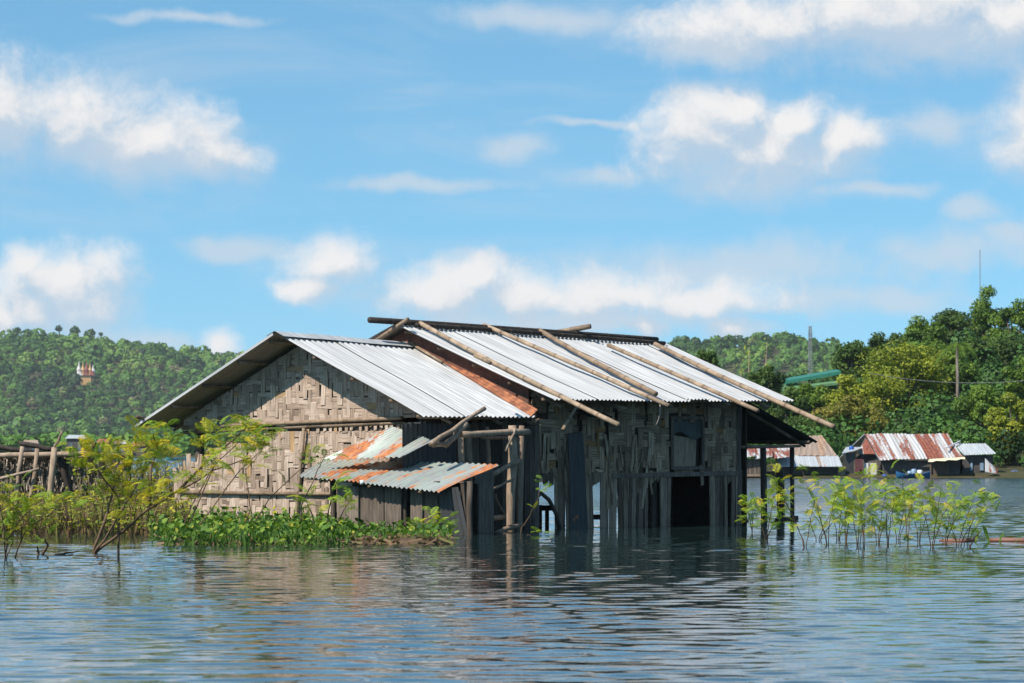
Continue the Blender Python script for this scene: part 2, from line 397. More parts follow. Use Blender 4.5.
class MB:
    """collects faces (with a tone each) and links them as one mesh object"""
    def __init__(self):
        self.v, self.f, self.t, self.nv = [], [], [], 0
    def add(self, vs, fs, tn=0.5):
        k = len(self.v)
        self.v.extend([tuple(x) for x in vs])
        self.f.extend([tuple(i + k for i in f) for f in fs])
        self.t.extend([tn] * len(fs))
        return self
    def box(self, c, ex, ey, ez, tn=0.5):
        """centre and three half-axis vectors"""
        c, ex, ey, ez = map(Vector, (c, ex, ey, ez))
        vs = [c + ex * a + ey * b + ez * d for a in (-1, 1) for b in (-1, 1) for d in (-1, 1)]
        return self.add(vs, [(0, 1, 3, 2), (4, 6, 7, 5), (0, 4, 5, 1), (2, 3, 7, 6), (0, 2, 6, 4), (1, 5, 7, 3)], tn)
    def bar(self, a, b, w, h, tn=0.5, up=(0, 0, 1)):
        a, b = Vector(a), Vector(b); d = b - a
        x = d.normalized(); s = x.cross(Vector(up))
        if s.length < 1e-3: s = x.cross(Vector((0, 1, 0)))
        s.normalize(); u = s.cross(x)
        return self.box((a + b) / 2, d / 2, s * w / 2, u * h / 2, tn)
    def tube(self, pts, rad, n=7, tn=0.5, tones=None):
        pts = [Vector(p) for p in pts]
        if not isinstance(rad, (list, tuple)): rad = [rad] * len(pts)
        k = len(self.v); prev = None
        for i, p in enumerate(pts):
            d = (pts[min(i + 1, len(pts) - 1)] - pts[max(i - 1, 0)]).normalized()
            if prev is None:
                s = d.cross(Vector((0, 0, 1)))
                if s.length < 0.05: s = d.cross(Vector((0, 1, 0)))
            else:
                s = prev - d * prev.dot(d)
            s.normalize(); prev = s; u = d.cross(s)
            for j in range(n):
                a = 2 * math.pi * j / n
                self.v.append(tuple(p + (s * math.cos(a) + u * math.sin(a)) * rad[i]))
        for i in range(len(pts) - 1):
            for j in range(n):
                j2 = (j + 1) % n
                self.f.append((k + i * n + j, k + i * n + j2, k + (i + 1) * n + j2, k + (i + 1) * n + j))
                self.t.append(tones[i] if tones else tn)
        m = len(pts) - 1
        self.f.append(tuple(k + j for j in range(n))[::-1]); self.t.append(tn * 0.4)
        self.f.append(tuple(k + m * n + j for j in range(n))); self.t.append(tn * 0.4)
        return self
    def bamboo(self, a, b, r, tn=0.6, bend=0.02, taper=0.82, n=8):
        """a culm with swollen nodes"""
        a, b = Vector(a), Vector(b); ln = (b - a).length
        k = max(2, int(ln / 0.62)); pts, rad, tns = [], [], []
        d = (b - a).normalized(); sd = d.cross(Vector((random.uniform(-1, 1), random.uniform(-1, 1), 1))).normalized()
        ph = random.uniform(0, 6); amp = bend * ln
        def P(f): return a.lerp(b, f) + sd * (math.sin(f * math.pi) * amp + math.sin(f * 7 + ph) * amp * 0.22 * math.sin(f * math.pi))
        for i in range(k + 1):
            f = i / k + (random.uniform(-.18, .18) / k if 0 < i < k else 0); rr = r * (1 + (taper - 1) * f)
            if 0 < i < k:
                e = 0.035 / ln
                for q, m in ((-e, 1.0), (-e * 0.3, 1.08), (e * 0.3, 1.08), (e, 1.0)):
                    pts.append(P(f + q)); rad.append(rr * m); tns.append(0.2 if abs(m - 1.08) < .01 or q < 0 else tn + random.uniform(-.15, .15))
            else:
                pts.append(P(f)); rad.append(rr); tns.append(tn + random.uniform(-.15, .15))
        return self.tube(pts, rad, n, tn, tns)
    def prism(self, poly, fn, d0, d1, inset=0.006, tn=0.5):
        """a flat piece: poly in plane coordinates, fn(u, v, depth) -> world"""
        n = len(poly); cx = sum(p[0] for p in poly) / n; cy = sum(p[1] for p in poly) / n
        def ins(p):
            dx_, dy_ = cx - p[0], cy - p[1]; q = math.hypot(dx_, dy_) or 1
            k = min(inset * 1.4, q * 0.4) / q
            return p[0] + dx_ * k, p[1] + dy_ * k
        vs = [fn(p[0], p[1], d0) for p in poly] + [fn(*ins(p), d1) for p in poly]
        fs = [tuple(range(n, 2 * n)), tuple(range(n))[::-1]] + [(i, (i + 1) % n, n + (i + 1) % n, n + i) for i in range(n)]
        return self.add(vs, fs, tn)
    def build(self, name, material, parent=None, smooth=False, kind=None):
        b = base_of(parent)
        me = bpy.data.meshes.new(name)
        me.from_pydata([(x[0] - b.x, x[1] - b.y, x[2] - b.z) for x in self.v], [], self.f)
        at_ = me.attributes.new('tone', 'FLOAT', 'FACE')
        at_.data.foreach_set('value', np.array(self.t, dtype=np.float32))
        me.materials.append(MATS[material])
        if smooth: me.polygons.foreach_set('use_smooth', np.ones(len(me.polygons), dtype=bool))
        me.update()
        o = bpy.data.objects.new(name, me)
        link(o, parent)
        if kind: o['kind'] = kind
        return o

def quads_mesh(name, V, tones, material, parent=None, kind=None, nper=4, smooth=False):
    """V: (n, nper, 3) loose faces, fast"""
    n = V.shape[0]
    b = base_of(parent)
    me = bpy.data.meshes.new(name)
    me.vertices.add(n * nper); me.loops.add(n * nper); me.polygons.add(n)
    co = V.reshape(-1, 3) - np.array([b.x, b.y, b.z])
    me.vertices.foreach_set('co', co.astype(np.float32).ravel())
    me.loops.foreach_set('vertex_index', np.arange(n * nper, dtype=np.int32))
    me.polygons.foreach_set('loop_start', np.arange(0, n * nper, nper, dtype=np.int32))
    a = me.attributes.new('tone', 'FLOAT', 'FACE')
    a.data.foreach_set('value', np.asarray(tones, dtype=np.float32))
    me.materials.append(MATS[material])
    me.update(calc_edges=True)
    o = bpy.data.objects.new(name, me); link(o, parent)
    if kind: o['kind'] = kind
    return o

def grid_mesh(name, xs, ys, Z, material, smooth=True):
    nx, ny = len(xs), len(ys)
    X, Y = np.meshgrid(xs, ys)
    co = np.stack([X, Y, Z], -1).reshape(-1, 3).astype(np.float32)
    i = np.arange(nx * ny).reshape(ny, nx)
    q = np.stack([i[:-1, :-1], i[:-1, 1:], i[1:, 1:], i[1:, :-1]], -1).reshape(-1, 4)
    me = bpy.data.meshes.new(name)
    me.vertices.add(len(co)); me.loops.add(q.size); me.polygons.add(len(q))
    me.vertices.foreach_set('co', co.ravel())
    me.loops.foreach_set('vertex_index', q.astype(np.int32).ravel())
    me.polygons.foreach_set('loop_start', np.arange(0, q.size, 4, dtype=np.int32))
    if smooth: me.polygons.foreach_set('use_smooth', np.ones(len(q), dtype=bool))
    me.materials.append(MATS[material]); me.update(calc_edges=True)
    return link(bpy.data.objects.new(name, me))

def leaf_quads(cen, nrm, size, aspect=0.55, jit=0.6):
    """one leaf-shaped quad (kite) at each centre, facing nrm roughly"""
    n = len(cen)
    nn = nrm + rng.normal(0, jit, (n, 3)); nn /= np.linalg.norm(nn, axis=1)[:, None] + 1e-9
    a = rng.normal(0, 1, (n, 3)); a -= nn * (a * nn).sum(1)[:, None]; a /= np.linalg.norm(a, axis=1)[:, None] + 1e-9
    b = np.cross(nn, a); s = (size * rng.uniform(0.7, 1.3, n))[:, None]
    return np.stack([cen - a * s, cen + b * s * aspect - a * s * 0.1, cen + a * s, cen - b * s * aspect - a * s * 0.1], 1)

# ------------------------------------------------------------------ the lake
def spread(lo, hi, a, b, step0, step1, grow=1.22):
    out = [a]
    while out[-1] < b:
        f = (out[-1] - a) / (b - a); out.append(out[-1] + step0 + (step1 - step0) * f)
    st = step1
    while out[-1] < hi: st *= grow; out.append(out[-1] + st)
    st = step0; left = []
    x = a
    while x > lo: st *= grow; x -= st; left.append(x)
    return np.array(left[::-1] + out)
wx = spread(-9000, 9000, -16, 16, 0.095, 0.095, 1.25)
wy = spread(-400, 12000, 20, 96, 0.07, 0.15, 1.12)
WX, WY = np.meshgrid(wx, wy)
WZ = np.zeros_like(WX)
wr = np.random.default_rng(5)
for i in range(50):
    lam = 0.27 * (1.0 / 0.27) ** wr.random()
    th = R(90) + wr.normal(0, 0.42)
    k = 2 * math.pi / lam
    amp = 0.00155 * lam
    WZ += amp * np.sin(k * (WX * math.cos(th) + WY * math.sin(th)) + wr.random() * 6.28 + 0.7 * np.sin(WX * wr.uniform(.1, .4) + wr.random() * 6))
gust = 0.78 + 0.22 * np.sin(WX * 0.21 + 1.3 * np.sin(WY * 0.13)) * np.sin(WY * 0.33 + 0.8 * np.sin(WX * 0.17))
lee = 0.95 + 0.05 * np.clip((58 - WY) / 22, 0, 1)            # calmer water close under the house
edge = np.clip((21 - np.abs(WX)) / 4, 0, 1) * np.clip((125 - WY) / 30, 0, 1) * np.clip((WY - 8) / 8, 0, 1)
WZ *= gust * lee * edge
lake = tag(grid_mesh('lake', wx, wy, WZ, 'lake_water'), kind='structure', label='rippled blue green lake water')

# ------------------------------------------------------------------ land beyond the lake
def sstep(a, b, x):
    t = np.clip((x - a) / (b - a), 0, 1); return t * t * (3 - 2 * t)
def land(x, y):
    x = np.asarray(x, float); y = np.asarray(y, float)
    shore = 760 + (214 - 760) * sstep(-40, 4, x)
    d = y - shore
    h = -2.5 + 2.95 * sstep(-14, 1.5, d)
    right = sstep(-30, 10, x)
    h += right * sstep(6, 95, d) * (3.0 + 6.5 * sstep(16, 44, x)) 
    hl_ = np.interp(x, [-2500, -1200, -600, -430, -367, -300, -229, -100, 0, 120, 400], [20, 56, 81, 83, 87, 80, 71, 57, 38, 18, 6])
    h += hl_ * sstep(2120, 2620, y)
    hm = np.interp(x, [-120, -60, 0, 60, 111, 161, 185, 200, 232, 300, 420, 2500], [10, 29, 44, 51, 54.5, 58.5, 55, 49, 36, 20, 10, 8])
    h += hm * sstep(1640, 2010, y) * (1 - sstep(2040, 2300, y) * sstep(150, -100, x))
    h += (np.sin(x * 0.031 + y * 0.017) + np.sin(x * 0.013 - y * 0.027)) * 0.9 * sstep(1500, 1900, y)
    return h
tx = np.unique(np.concatenate([np.arange(-60, 90, 3.0), np.arange(-900, 600, 16.0), np.linspace(-9000, 9000, 60)]))
ty = np.unique(np.concatenate([np.arange(190, 420, 4.0), np.arange(420, 720, 40.0), np.arange(720, 800, 6.0), np.arange(800, 1600, 80.0), np.arange(1600, 2720, 16.0), np.linspace(2720, 12000, 20), np.linspace(-400, 190, 8)]))
TX, TY = np.meshgrid(tx, ty)
terrain = tag(grid_mesh('terrain', tx, ty, land(TX, TY), 'ground_soil'), kind='structure', label='low lake shore rising to wooded hills')

# ------------------------------------------------------------------ far woods (read as one mass each)
def crown_template(nq, flat=0.8):
    lobes = rng.normal(0, 1, (5, 3)); lobes /= np.linalg.norm(lobes, axis=1)[:, None]
    c = rng.normal(0, 1, (nq, 3)); c[:, 2] = np.abs(c[:, 2]) * 0.9 - 0.25; c /= np.linalg.norm(c, axis=1)[:, None]
    r = 0.72 + 0.28 * np.max(np.clip(c @ lobes.T, 0, 1) ** 3, axis=1)
    r *= rng.uniform(0.82, 1.0, nq)
    P_ = c * r[:, None]; P_[:, 2] *= flat
    return P_, c
TEMPL = [crown_template(230, f) for f in (0.75, 0.9, 1.05, 1.3)]
def wood_mass(name, label, pts, radii, tones, material='hill_wood', quad=0.17, nq=230):
    VV, TT = [], []
    for (x, y, z), r, tn in zip(pts, radii, tones):
        P_, c = TEMPL[int(rng.integers(4))]; P_, c = P_[:nq], c[:nq]
        a = rng.uniform(0, 6.28); ca, sa = math.cos(a), math.sin(a)
        M = np.array([[ca, -sa, 0], [sa, ca, 0], [0, 0, 1.0]])
        q = leaf_quads((P_ @ M.T) * r, c @ M.T, r * quad, 0.8, 0.35)
        VV.append(q + np.array([x, y, z + r * 0.75]))
        TT.append(np.clip(tn + rng.normal(0, 0.05, len(q)), 0, 1))
    o = quads_mesh(name, np.concatenate(VV), np.concatenate(TT), material, kind='stuff')
    return tag(o, label, 'wood')
def scatter(x0, x1, y0, y1, step, yk=1.12):
    xs = np.arange(x0, x1, step); ys = np.arange(y0, y1, step * yk)
    X, Y = np.meshgrid(xs, ys)
    X = X + rng.uniform(-.45, .45, X.shape) * step; Y = Y + rng.uniform(-.45, .45, Y.shape) * step
    return X.ravel(), Y.ravel()
def patch_tone(x, y, sc_, seed):
    return np.array([0.5 + 0.62 * mnoise.noise(Vector((a * sc_, b * sc_, seed))) for a, b in zip(x, y)])
def hill_forest(name, label, x0, x1, y0, y1, step, rr, seed, bright):
    x, y = scatter(x0, x1, y0, y1, step, 1.9)
    z = land(x, y)
    vis = (np.abs(x / y * F + 30) < 620) & ~((np.abs(x / y * F - (86 - 512)) < 8) & (y > 2392) & (y < 2425))
    x, y, z = x[vis], y[vis], z[vis]
    tn = -0.06 + 0.90 * patch_tone(x, y * 0.6, 0.022, seed) + bright(x, y, z) + rng.normal(0, 0.14, len(x))
    odd = rng.random(len(x)) < 0.035
    tn = np.clip(tn, 0.02, 0.90); tn[odd] = rng.uniform(0.95, 1.0, odd.sum())
    r = rng.uniform(*rr, len(x)) * np.where(rng.random(len(x)) < 0.10, 1.55, 1.0)
    return wood_mass(name, label, np.stack([x, y, z], 1), r, tn, quad=0.22, nq=115)
hill_forest('hillside_wood', 'dense green wood covering the long hill at left', -560, 60, 2130, 2640, 7.0, (2.6, 6.0), 3.1,
            lambda x, y, z: 0.20 * sstep(35, 80, z) + 0.12 * sstep(-330, -230, x) * sstep(30, 70, z))
hill_forest('hillside_wood', 'blue green wood covering the distant hill behind the roof end', 40, 330, 1650, 2040, 6.4, (2.4, 5.0), 9.4,
            lambda x, y, z: 0.05 - 0.08 * sstep(30, 60, z))
# the belt of trees along the foot of the left hill, behind the village
x, y = scatter(-330, -40, 790, 1010, 6.4)
z = land(x, y)
k = np.abs(x / y * F + 280) < 360
hts = rng.uniform(1.8, 4.0, len(x))
wood_mass('shore_wood', 'dark belt of lakeside trees along the foot of the hill', np.stack([x, y, z - 0.5], 1)[k], hts[k], np.clip(0.38 + 0.4 * patch_tone(x, y, 0.05, 2.2) + rng.normal(0, .1, len(x)), 0.02, 0.9)[k], quad=0.25, nq=90)
# lone trees that stand out on the skyline of the left hill
def sky_tree(px, py_top, py_foot, hw, label):
    Y = 2610.0; p = at(px, py_foot, Y)
    zg = float(land(p.x, Y)); top = at(px, py_top, Y).z; w = hw / F * Y
    e = empty('hilltop_tree', (p.x, Y, zg), label, 'tree', 'trees on the skyline of the left hill')
    MB().tube([(p.x, Y, zg - 1), (p.x + .3, Y, zg + (top - zg) * .5), (p.x, Y, top - w)], [0.9, 0.6, 0.3], 6, 0.3).build('trunk', 'bark', e)
    n = 90; c = rng.normal(0, 1, (n, 3)); c /= np.linalg.norm(c, axis=1)[:, None]
    V = leaf_quads(c * np.array([w, w, w * 0.85]) * rng.uniform(.55, 1, (n, 1)) + np.array([p.x, Y, top - w * 0.85]), c, np.full(n, w * 0.3), 0.8, 0.4)
    quads_mesh('crown', V, np.clip(rng.normal(0.2, 0.1, n), 0, 1), 'hill_wood', e, 'stuff')
sky_tree(17, 327, 338, 5, 'lone round tree on the hill skyline, the leftmost')
sky_tree(59, 325, 336, 4, 'slim lone tree breaking the hill skyline above the temple')
sky_tree(75, 326, 337, 5.5, 'tallest dark tree on the hill skyline right of the temple')
sky_tree(90, 329, 338, 6, 'wide low tree on the hill skyline beside the tallest one')
sky_tree(101, 332, 340, 2.5, 'smallest tree on the skyline, last of the hilltop row')

# ------------------------------------------------------------------ building helpers
def clip_poly(poly, clip):
    """Sutherland-Hodgman: poly against a convex counter-clockwise clip polygon"""
    out = list(poly)
    for i in range(len(clip)):
        a, b = clip[i], clip[(i + 1) % len(clip)]
        ins = lambda p: (b[0] - a[0]) * (p[1] - a[1]) - (b[1] - a[1]) * (p[0] - a[0]) >= 0
        src, out = out, []
        for j in range(len(src)):
            p, q = src[j], src[(j + 1) % len(src)]
            if ins(p) != ins(q):
                d1 = (b[0] - a[0]) * (p[1] - a[1]) - (b[1] - a[1]) * (p[0] - a[0])
                d2 = (b[0] - a[0]) * (q[1] - a[1]) - (b[1] - a[1]) * (q[0] - a[0])
                k = d1 / (d1 - d2); x_ = (p[0] + (q[0] - p[0]) * k, p[1] + (q[1] - p[1]) * k)
                if ins(p): out += [p, x_] if not out or out[-1] != p else [x_]
                else: out += [x_]
            if ins(q): out.append(q)
        if len(out) < 3: return []
    res = []
    for p in out:
        if not res or math.hypot(p[0] - res[-1][0], p[1] - res[-1][1]) > 1e-4: res.append(p)
    if len(res) > 2 and math.hypot(res[0][0] - res[-1][0], res[0][1] - res[-1][1]) < 1e-4: res.pop()
    return res if len(res) > 2 else []

def weave(parent, fn, u0, u1, v0, v1, clip, material, cu=0.215, cv=0.215, over=3, step=2, keep=None, orange=0.03, limit=300, rag=0.02, seed=1):
    """twill of flattened bamboo: every visible run of a strip is a piece of its own"""
    rs = random.Random(seed); pieces = []
    nu, nv = int((u1 - u0) / cu) + 1, int((v1 - v0) / cv) + 1
    per = over * 2
    shift = [0] * (nu + 2)
    for i in range(1, nu + 2): shift[i] = shift[i - 1] + rs.choice((step, step, -step, 1))
    vert = lambda i, j: ((j + shift[i]) % per) < over
    for i in range(nu):                       # upright runs
        j = 0
        while j < nv:
            if vert(i, j):
                k = j
                while k < nv and vert(i, k): k += 1
                pieces.append((0, u0 + i * cu, u0 + (i + 1) * cu, v0 + j * cv, v0 + k * cv)); j = k
            else: j += 1
    for j in range(nv):                       # level runs
        i = 0
        while i < nu:
            if not vert(i, j):
                k = i
                while k < nu and not vert(k, j) and k - i < 4: k += 1
                pieces.append((1, u0 + i * cu, u0 + k * cu, v0 + j * cv, v0 + (j + 1) * cv)); i = k
            else: i += 1
    made = 0; rest = MB()
    rs.shuffle(pieces)
    for (hz, a, b, c, d) in pieces:
        cx, cy = (a + b) / 2, (c + d) / 2
        if keep and not keep(cx, cy, rs): continue
        g = rs.uniform(0.0, 0.008); a += rs.uniform(-.05, .03); b += rs.uniform(-.03, .05); c += rs.uniform(-.03, .02); d += rs.uniform(-.02, .03)
        ja = lambda: rs.uniform(-rag, rag)
        if hz: poly = [(a - 0.02, c + g + ja() * .4), (b + 0.02, c + g + ja() * .4), (b + 0.02, d - g + ja() * .4), (a - 0.02, d - g + ja() * .4)]
        else: poly = [(a + g + ja() * .4, c - .03), (b - g + ja() * .4, c - .03), (b - g + ja() * .4, d + .03), (a + g + ja() * .4, d + .03)]
        poly = clip_poly(poly, clip)
        if not poly: continue
        tn = rs.triangular(0.05, 0.88, 0.55)
        if rs.random() < orange: tn = rs.uniform(0.94, 1)
        d0 = (0.0 if hz else 0.006) + rs.uniform(0, .006)
        tu, tv = rs.uniform(-.07, .07), rs.uniform(-.06, .06)
        f2 = lambda u, v, q, cx=cx, cy=cy, tu=tu, tv=tv: fn(u, v, q + (u - cx) * tu + (v - cy) * tv)
        if made < limit:
            MB().prism(poly, f2, d0, d0 + 0.016, 0.010, tn).build('bamboo_strip', material + ('_level' if hz else '_upright'), parent); made += 1
        else:
            rest.prism(poly, f2, d0, d0 + 0.016, 0.010, tn)
    if rest.f: rest.build('bamboo_strip_rest', material + '_upright', parent, kind='stuff')
    return made

def corrugated(A, B, C_, D, pitch=0.15, amp=0.020, rows=6, wob=0.012, tn=0.5, lift=0.0, prof=6, nc=None, ph=None):
    """one sheet: A,B along its upper edge, C_,D along its lower edge"""
    A, B, C_, D = map(Vector, (A, B, C_, D))
    w = ((B - A).length + (D - C_).length) / 2
    nc = nc or max(2, round(w / pitch)); nx = nc * prof
    nrm = (B - A).cross(C_ - A).normalized()
    if nrm.z < 0: nrm = -nrm
    m = MB(); vs = []
    ph = random.uniform(0, 9) if ph is None else ph
    for j in range(rows + 1):
        g = j / rows
        for i in range(nx + 1):
            f = i / nx
            p = A.lerp(B, f).lerp(C_.lerp(D, f), g)
            p = p + nrm * (amp * math.cos(f * nc * 2 * math.pi) + lift + wob * math.sin(g * 5 + ph) + wob * 0.4 * math.sin(p.x * 1.7 + g * 3 + ph))
            vs.append(p)
    fs = [(j * (nx + 1) + i, j * (nx + 1) + i + 1, (j + 1) * (nx + 1) + i + 1, (j + 1) * (nx + 1) + i) for j in range(rows) for i in range(nx)]
    return m.add(vs, fs, tn)
def sheet_roof(parent, A, B, C_, D, n, material, pitch=0.15, amp=0.020, jag=0.05, label=None, name='roof_sheet', wob=0.012):
    phase = random.uniform(0, 9)
    A, B, C_, D = map(Vector, (A, B, C_, D)); w_all = ((B - A).length + (D - C_).length) / 2
    for i in range(n):
        per = max(2, round(w_all / pitch / n)); f0, f1 = max(0, (i - (1 / per if i else 0)) / n), min(1, (i + 1) / n)
        fall = (C_ - A).normalized() * random.uniform(-jag, jag)
        corrugated(A.lerp(B, f0), A.lerp(B, f1), C_.lerp(D, f0) + fall, C_.lerp(D, f1) + fall + (C_ - A).normalized() * random.uniform(-.01, .01),
                   pitch, amp, 7, wob, random.uniform(0, 0.8), lift=0.022 if n > 4 and i % 4 == 2 else 0.004 * (i % 2), nc=per + (1 if i else 0), ph=phase).build(name, material, parent, True)
def post(parent, a, b, r, material='old_timber', tn=0.5, name='post', wob=0.02):
    a, b = Vector(a), Vector(b)
    pts = [a.lerp(b, f) + Vector((random.uniform(-wob, wob), random.uniform(-wob, wob), 0)) * (0 if f in (0, 1) else 1) for f in (0, .25, .5, .75, 1)]
    return MB().tube(pts, [r * random.uniform(.9, 1.1) for _ in pts], 8, tn).build(name, material, parent, True)

GW = 0.90          # gable wall plane
ST = 4.30          # long wall plane
fg = lambda u, v, d: L(GW - d, u, v)          # gable: u = t
fs_ = lambda u, v, d: L(u, ST + d, v)         # long side: u = s

# ================================================================== the house with the woven gable
house = empty('bamboo_house', L(GW, 0, 0), 'weathered house with a woven bamboo gable and pale corrugated roof standing in the lake', 'house')
rz0, rz1 = 4.59, 4.42
H_RA, H_RB = L(0, 0, rz0), L(4.4, 0, rz1)
H_EA, H_EB = L(0, 5.01, 2.59), L(3.6, 5.01, 2.60)
H_LA, H_LB = L(0, -5.26, 2.42), L(4.4, -5.26, 2.45)
# the roof: bamboo purlins and rafters carry the sheets
m = MB()
def roof1(s, t):
    f = s / 4.4; zr = rz0 + (rz1 - rz0) * f
    return zr + (2.60 - zr) * t / 5.01 if t >= 0 else zr + (2.43 - zr) * (-t) / 5.26
for t in (-5.0, -3.9, -2.7, -1.4, -0.25, 1.3, 2.6, 3.9, 4.8):
    e = 3.7 if t > 0 else 4.3
    m.bamboo(L(0.06, t, roof1(0, t) - 0.085), L(e, t, roof1(e, t) - 0.085), 0.045, 0.3, 0.004)
for s in (GW + 0.12, 2.6, 3.6):
    m.bamboo(L(s, 0.05, roof1(s, 0) - 0.19), L(s, 4.9, roof1(s, 4.9) - 0.19), 0.05, 0.3, 0.004)
    m.bamboo(L(s, -0.05, roof1(s, 0) - 0.19), L(s, -5.0, roof1(s, -5.0) - 0.19), 0.05, 0.3, 0.004)
roof_h = m.build('roof', 'bamboo_culm', house, True)
sheet_roof(roof_h, H_RA, H_RB, H_EA, H_EB, 5, 'galvanised', 0.155, 0.021, 0.025)
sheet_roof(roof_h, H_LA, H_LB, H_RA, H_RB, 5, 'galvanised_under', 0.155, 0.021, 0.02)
# folded ridge cap in short overlapping lengths
for i in range(4):
    a, b = 4.35 * i / 4 - (0.06 if i else 0.02), 4.35 * (i + 1) / 4
    za, zb = rz0 + (rz1 - rz0) * a / 4.4 + 0.035 + 0.006 * (i % 2), rz0 + (rz1 - rz0) * b / 4.4 + 0.035 + 0.006 * (i % 2)
    MB().add([L(a, -.30, za - .10), L(b, -.30, zb - .10), L(a, 0, za + .015), L(b, 0, zb + .015), L(a, .34, za - .115), L(b, .34, zb - .115)], [(0, 1, 3, 2), (2, 3, 5, 4)], 0.3).build('ridge_cap', 'galvanised', roof_h)
# rusty sheets laid where the house roof runs under the shed roof
sheet_roof(roof_h, L(4.30, 0.5, 4.25), L(4.62, 0.5, 4.30), L(3.50, 4.95, 2.64), L(3.74, 4.95, 2.80), 1, 'rust_sheet', 0.12, 0.007, 0.02)
MB().bar(L(-.012, -.06, rz0 - .02), L(-.012, -5.24, 2.43), .012, .06, .1).build('sheet_edge', 'galvanised', roof_h)
# sticks of the frame that poke out under the rake
st = MB().bamboo(L(0.1, -5.0, 2.62), L(-0.35, -4.75, 2.66), 0.05, 0.2, 0.0); st.build('purlin_end', 'bamboo_culm', roof_h, True)
# posts and rails of the gable
for t, r in ((-4.05, 0.11), (3.95, 0.10), (0.35, 0.08)):
    post(house, L(GW + 0.14, t, -1.6), L(GW + 0.14, t, roof1(GW, t) - 0.22), r, 'old_timber', 0.35)
for t, s in ((-4.05, 3.4), (3.95, 3.5)):
    post(house, L(s, t, -1.6), L(s, t, roof1(s, t) - 0.22), 0.10, 'old_timber', 0.2)
b0, b1 = on_s(183, 428, GW - .06), on_s(402, 418, GW - .06)
MB().bamboo(L(*b0), L(*b1), 0.055, 0.35, 0.002).build('tie_beam', 'bamboo_culm', house, True)
MB().bamboo(L(GW - .02, b0[1], b0[2] - .11), L(GW - .02, b1[1], b1[2] - .11), 0.045, 0.15, 0.002).build('tie_beam', 'bamboo_culm', house, True)
# upper gable
zt = lambda t: roof1(GW, t) - 0.16
gp = [(-4.45, b0[2] - .02), (4.2, b1[2] + .02), (4.2, zt(4.2)), (0, zt(0)), (-4.45, zt(-4.45))]
gable = MB().prism(gp, lambda u, v, d: L(GW + 0.03 - d, u, v), -0.02, 0.0, 0, 0.4).build('gable_wall', 'mat_backing', house)
weave(gable, fg, -4.5, 4.3, 2.2, 4.7, gp, 'woven_bamboo', 0.15, 0.15, orange=0.006, limit=300, seed=4)
# lower wall, torn away along its upper left
r0, r1 = on_s(179, 492, GW - .06), on_s(352, 494, GW - .06)
tear = [on_s(*p, GW)[1:] for p in ((176, 470), (186, 463), (205, 456), (226, 450), (247, 443), (266, 437), (284, 431), (287, 424))]
tear_u = [p[0] for p in tear]; tear_v = [p[1] for p in tear]
def torn(u, v, rs):
    if u < tear_u[0] - 0.05: return False
    if u > tear_u[-1]: return True
    return v < np.interp(u, tear_u, tear_v) + rs.uniform(-.03, .05)
low_clip = [(tear_u[0] - .1, 0.05), (4.15, 0.05), (4.15, b1[2] - .05), (tear_u[-1], b0[2] - .12), (tear_u[-1] - .2, b0[2] - .14), (tear_u[0] - .1, b0[2] - .14)]
lowp = [(tear_u[0], 0.0), (4.15, 0.0), (4.15, b1[2] - .08)] + [(u, v - .12) for u, v in zip(tear_u[::-1], tear_v[::-1])]
lower = MB().prism(lowp, lambda u, v, d: L(GW + 0.03 - d, u, v), -0.02, 0.0, 0, 0.4).build('lower_wall', 'mat_backing', house)
weave(lower, fg, tear_u[0] - .05, 4.2, -0.1, 2.6, [(tear_u[0] - .1, -0.2), (4.15, -0.2), (4.15, b1[2] - .03), (tear_u[-1], b0[2] - .1), (tear_u[0] - .1, b0[2] - .1)],
      'woven_bamboo', 0.155, 0.15, keep=torn, orange=0.012, limit=300, rag=0.035, seed=9)
# frayed upright splints along the torn edge and under the beam
for i in range(26):
    u = tear_u[-1] + (4.1 - tear_u[-1]) * (i + random.random() * .6) / 26
    zt_ = b1[2] - .10; h_ = random.uniform(.10, .26)
    MB().prism([(u, zt_ - h_), (u + .10, zt_ - h_ + random.uniform(-.05, .05)), (u + .11, zt_), (u - .01, zt_)], fg, 0.026, 0.036, 0.004, random.choice((0.3, 0.5, 0.62, 0.7, 0.95))).build('splint', 'woven_bamboo_upright', lower)
for i in range(30):
    f = (i + random.random()) / 30; u = tear_u[0] + (tear_u[-1] - tear_u[0]) * f
    v = float(np.interp(u, tear_u, tear_v)) - .16; h_ = random.uniform(.12, .30); w = random.uniform(.05, .11); q = random.uniform(-.06, .06)
    MB().prism([(u, v), (u + w, v), (u + w * .8 + q, v + h_), (u + w * .3 + q, v + h_ * random.uniform(.7, 1))], fg, 0.024, 0.034, 0.004, random.choice((0.3, 0.5, 0.6, 0.7, 0.96))).build('splint', 'woven_bamboo_upright', lower)
MB().bamboo(L(*r0), L(*r1), 0.05, 0.25, 0.004).build('rail', 'bamboo_culm', house, True)
pa, pb = on_s(292, 522, GW - .12), on_s(297, 428, GW - .12)
MB().bamboo(L(pa[0], pa[1], -0.6), L(pb[0], pb[1] + .25, pb[2]), 0.05, 0.6, 0.01).build('stake', 'bamboo_culm', house, True)
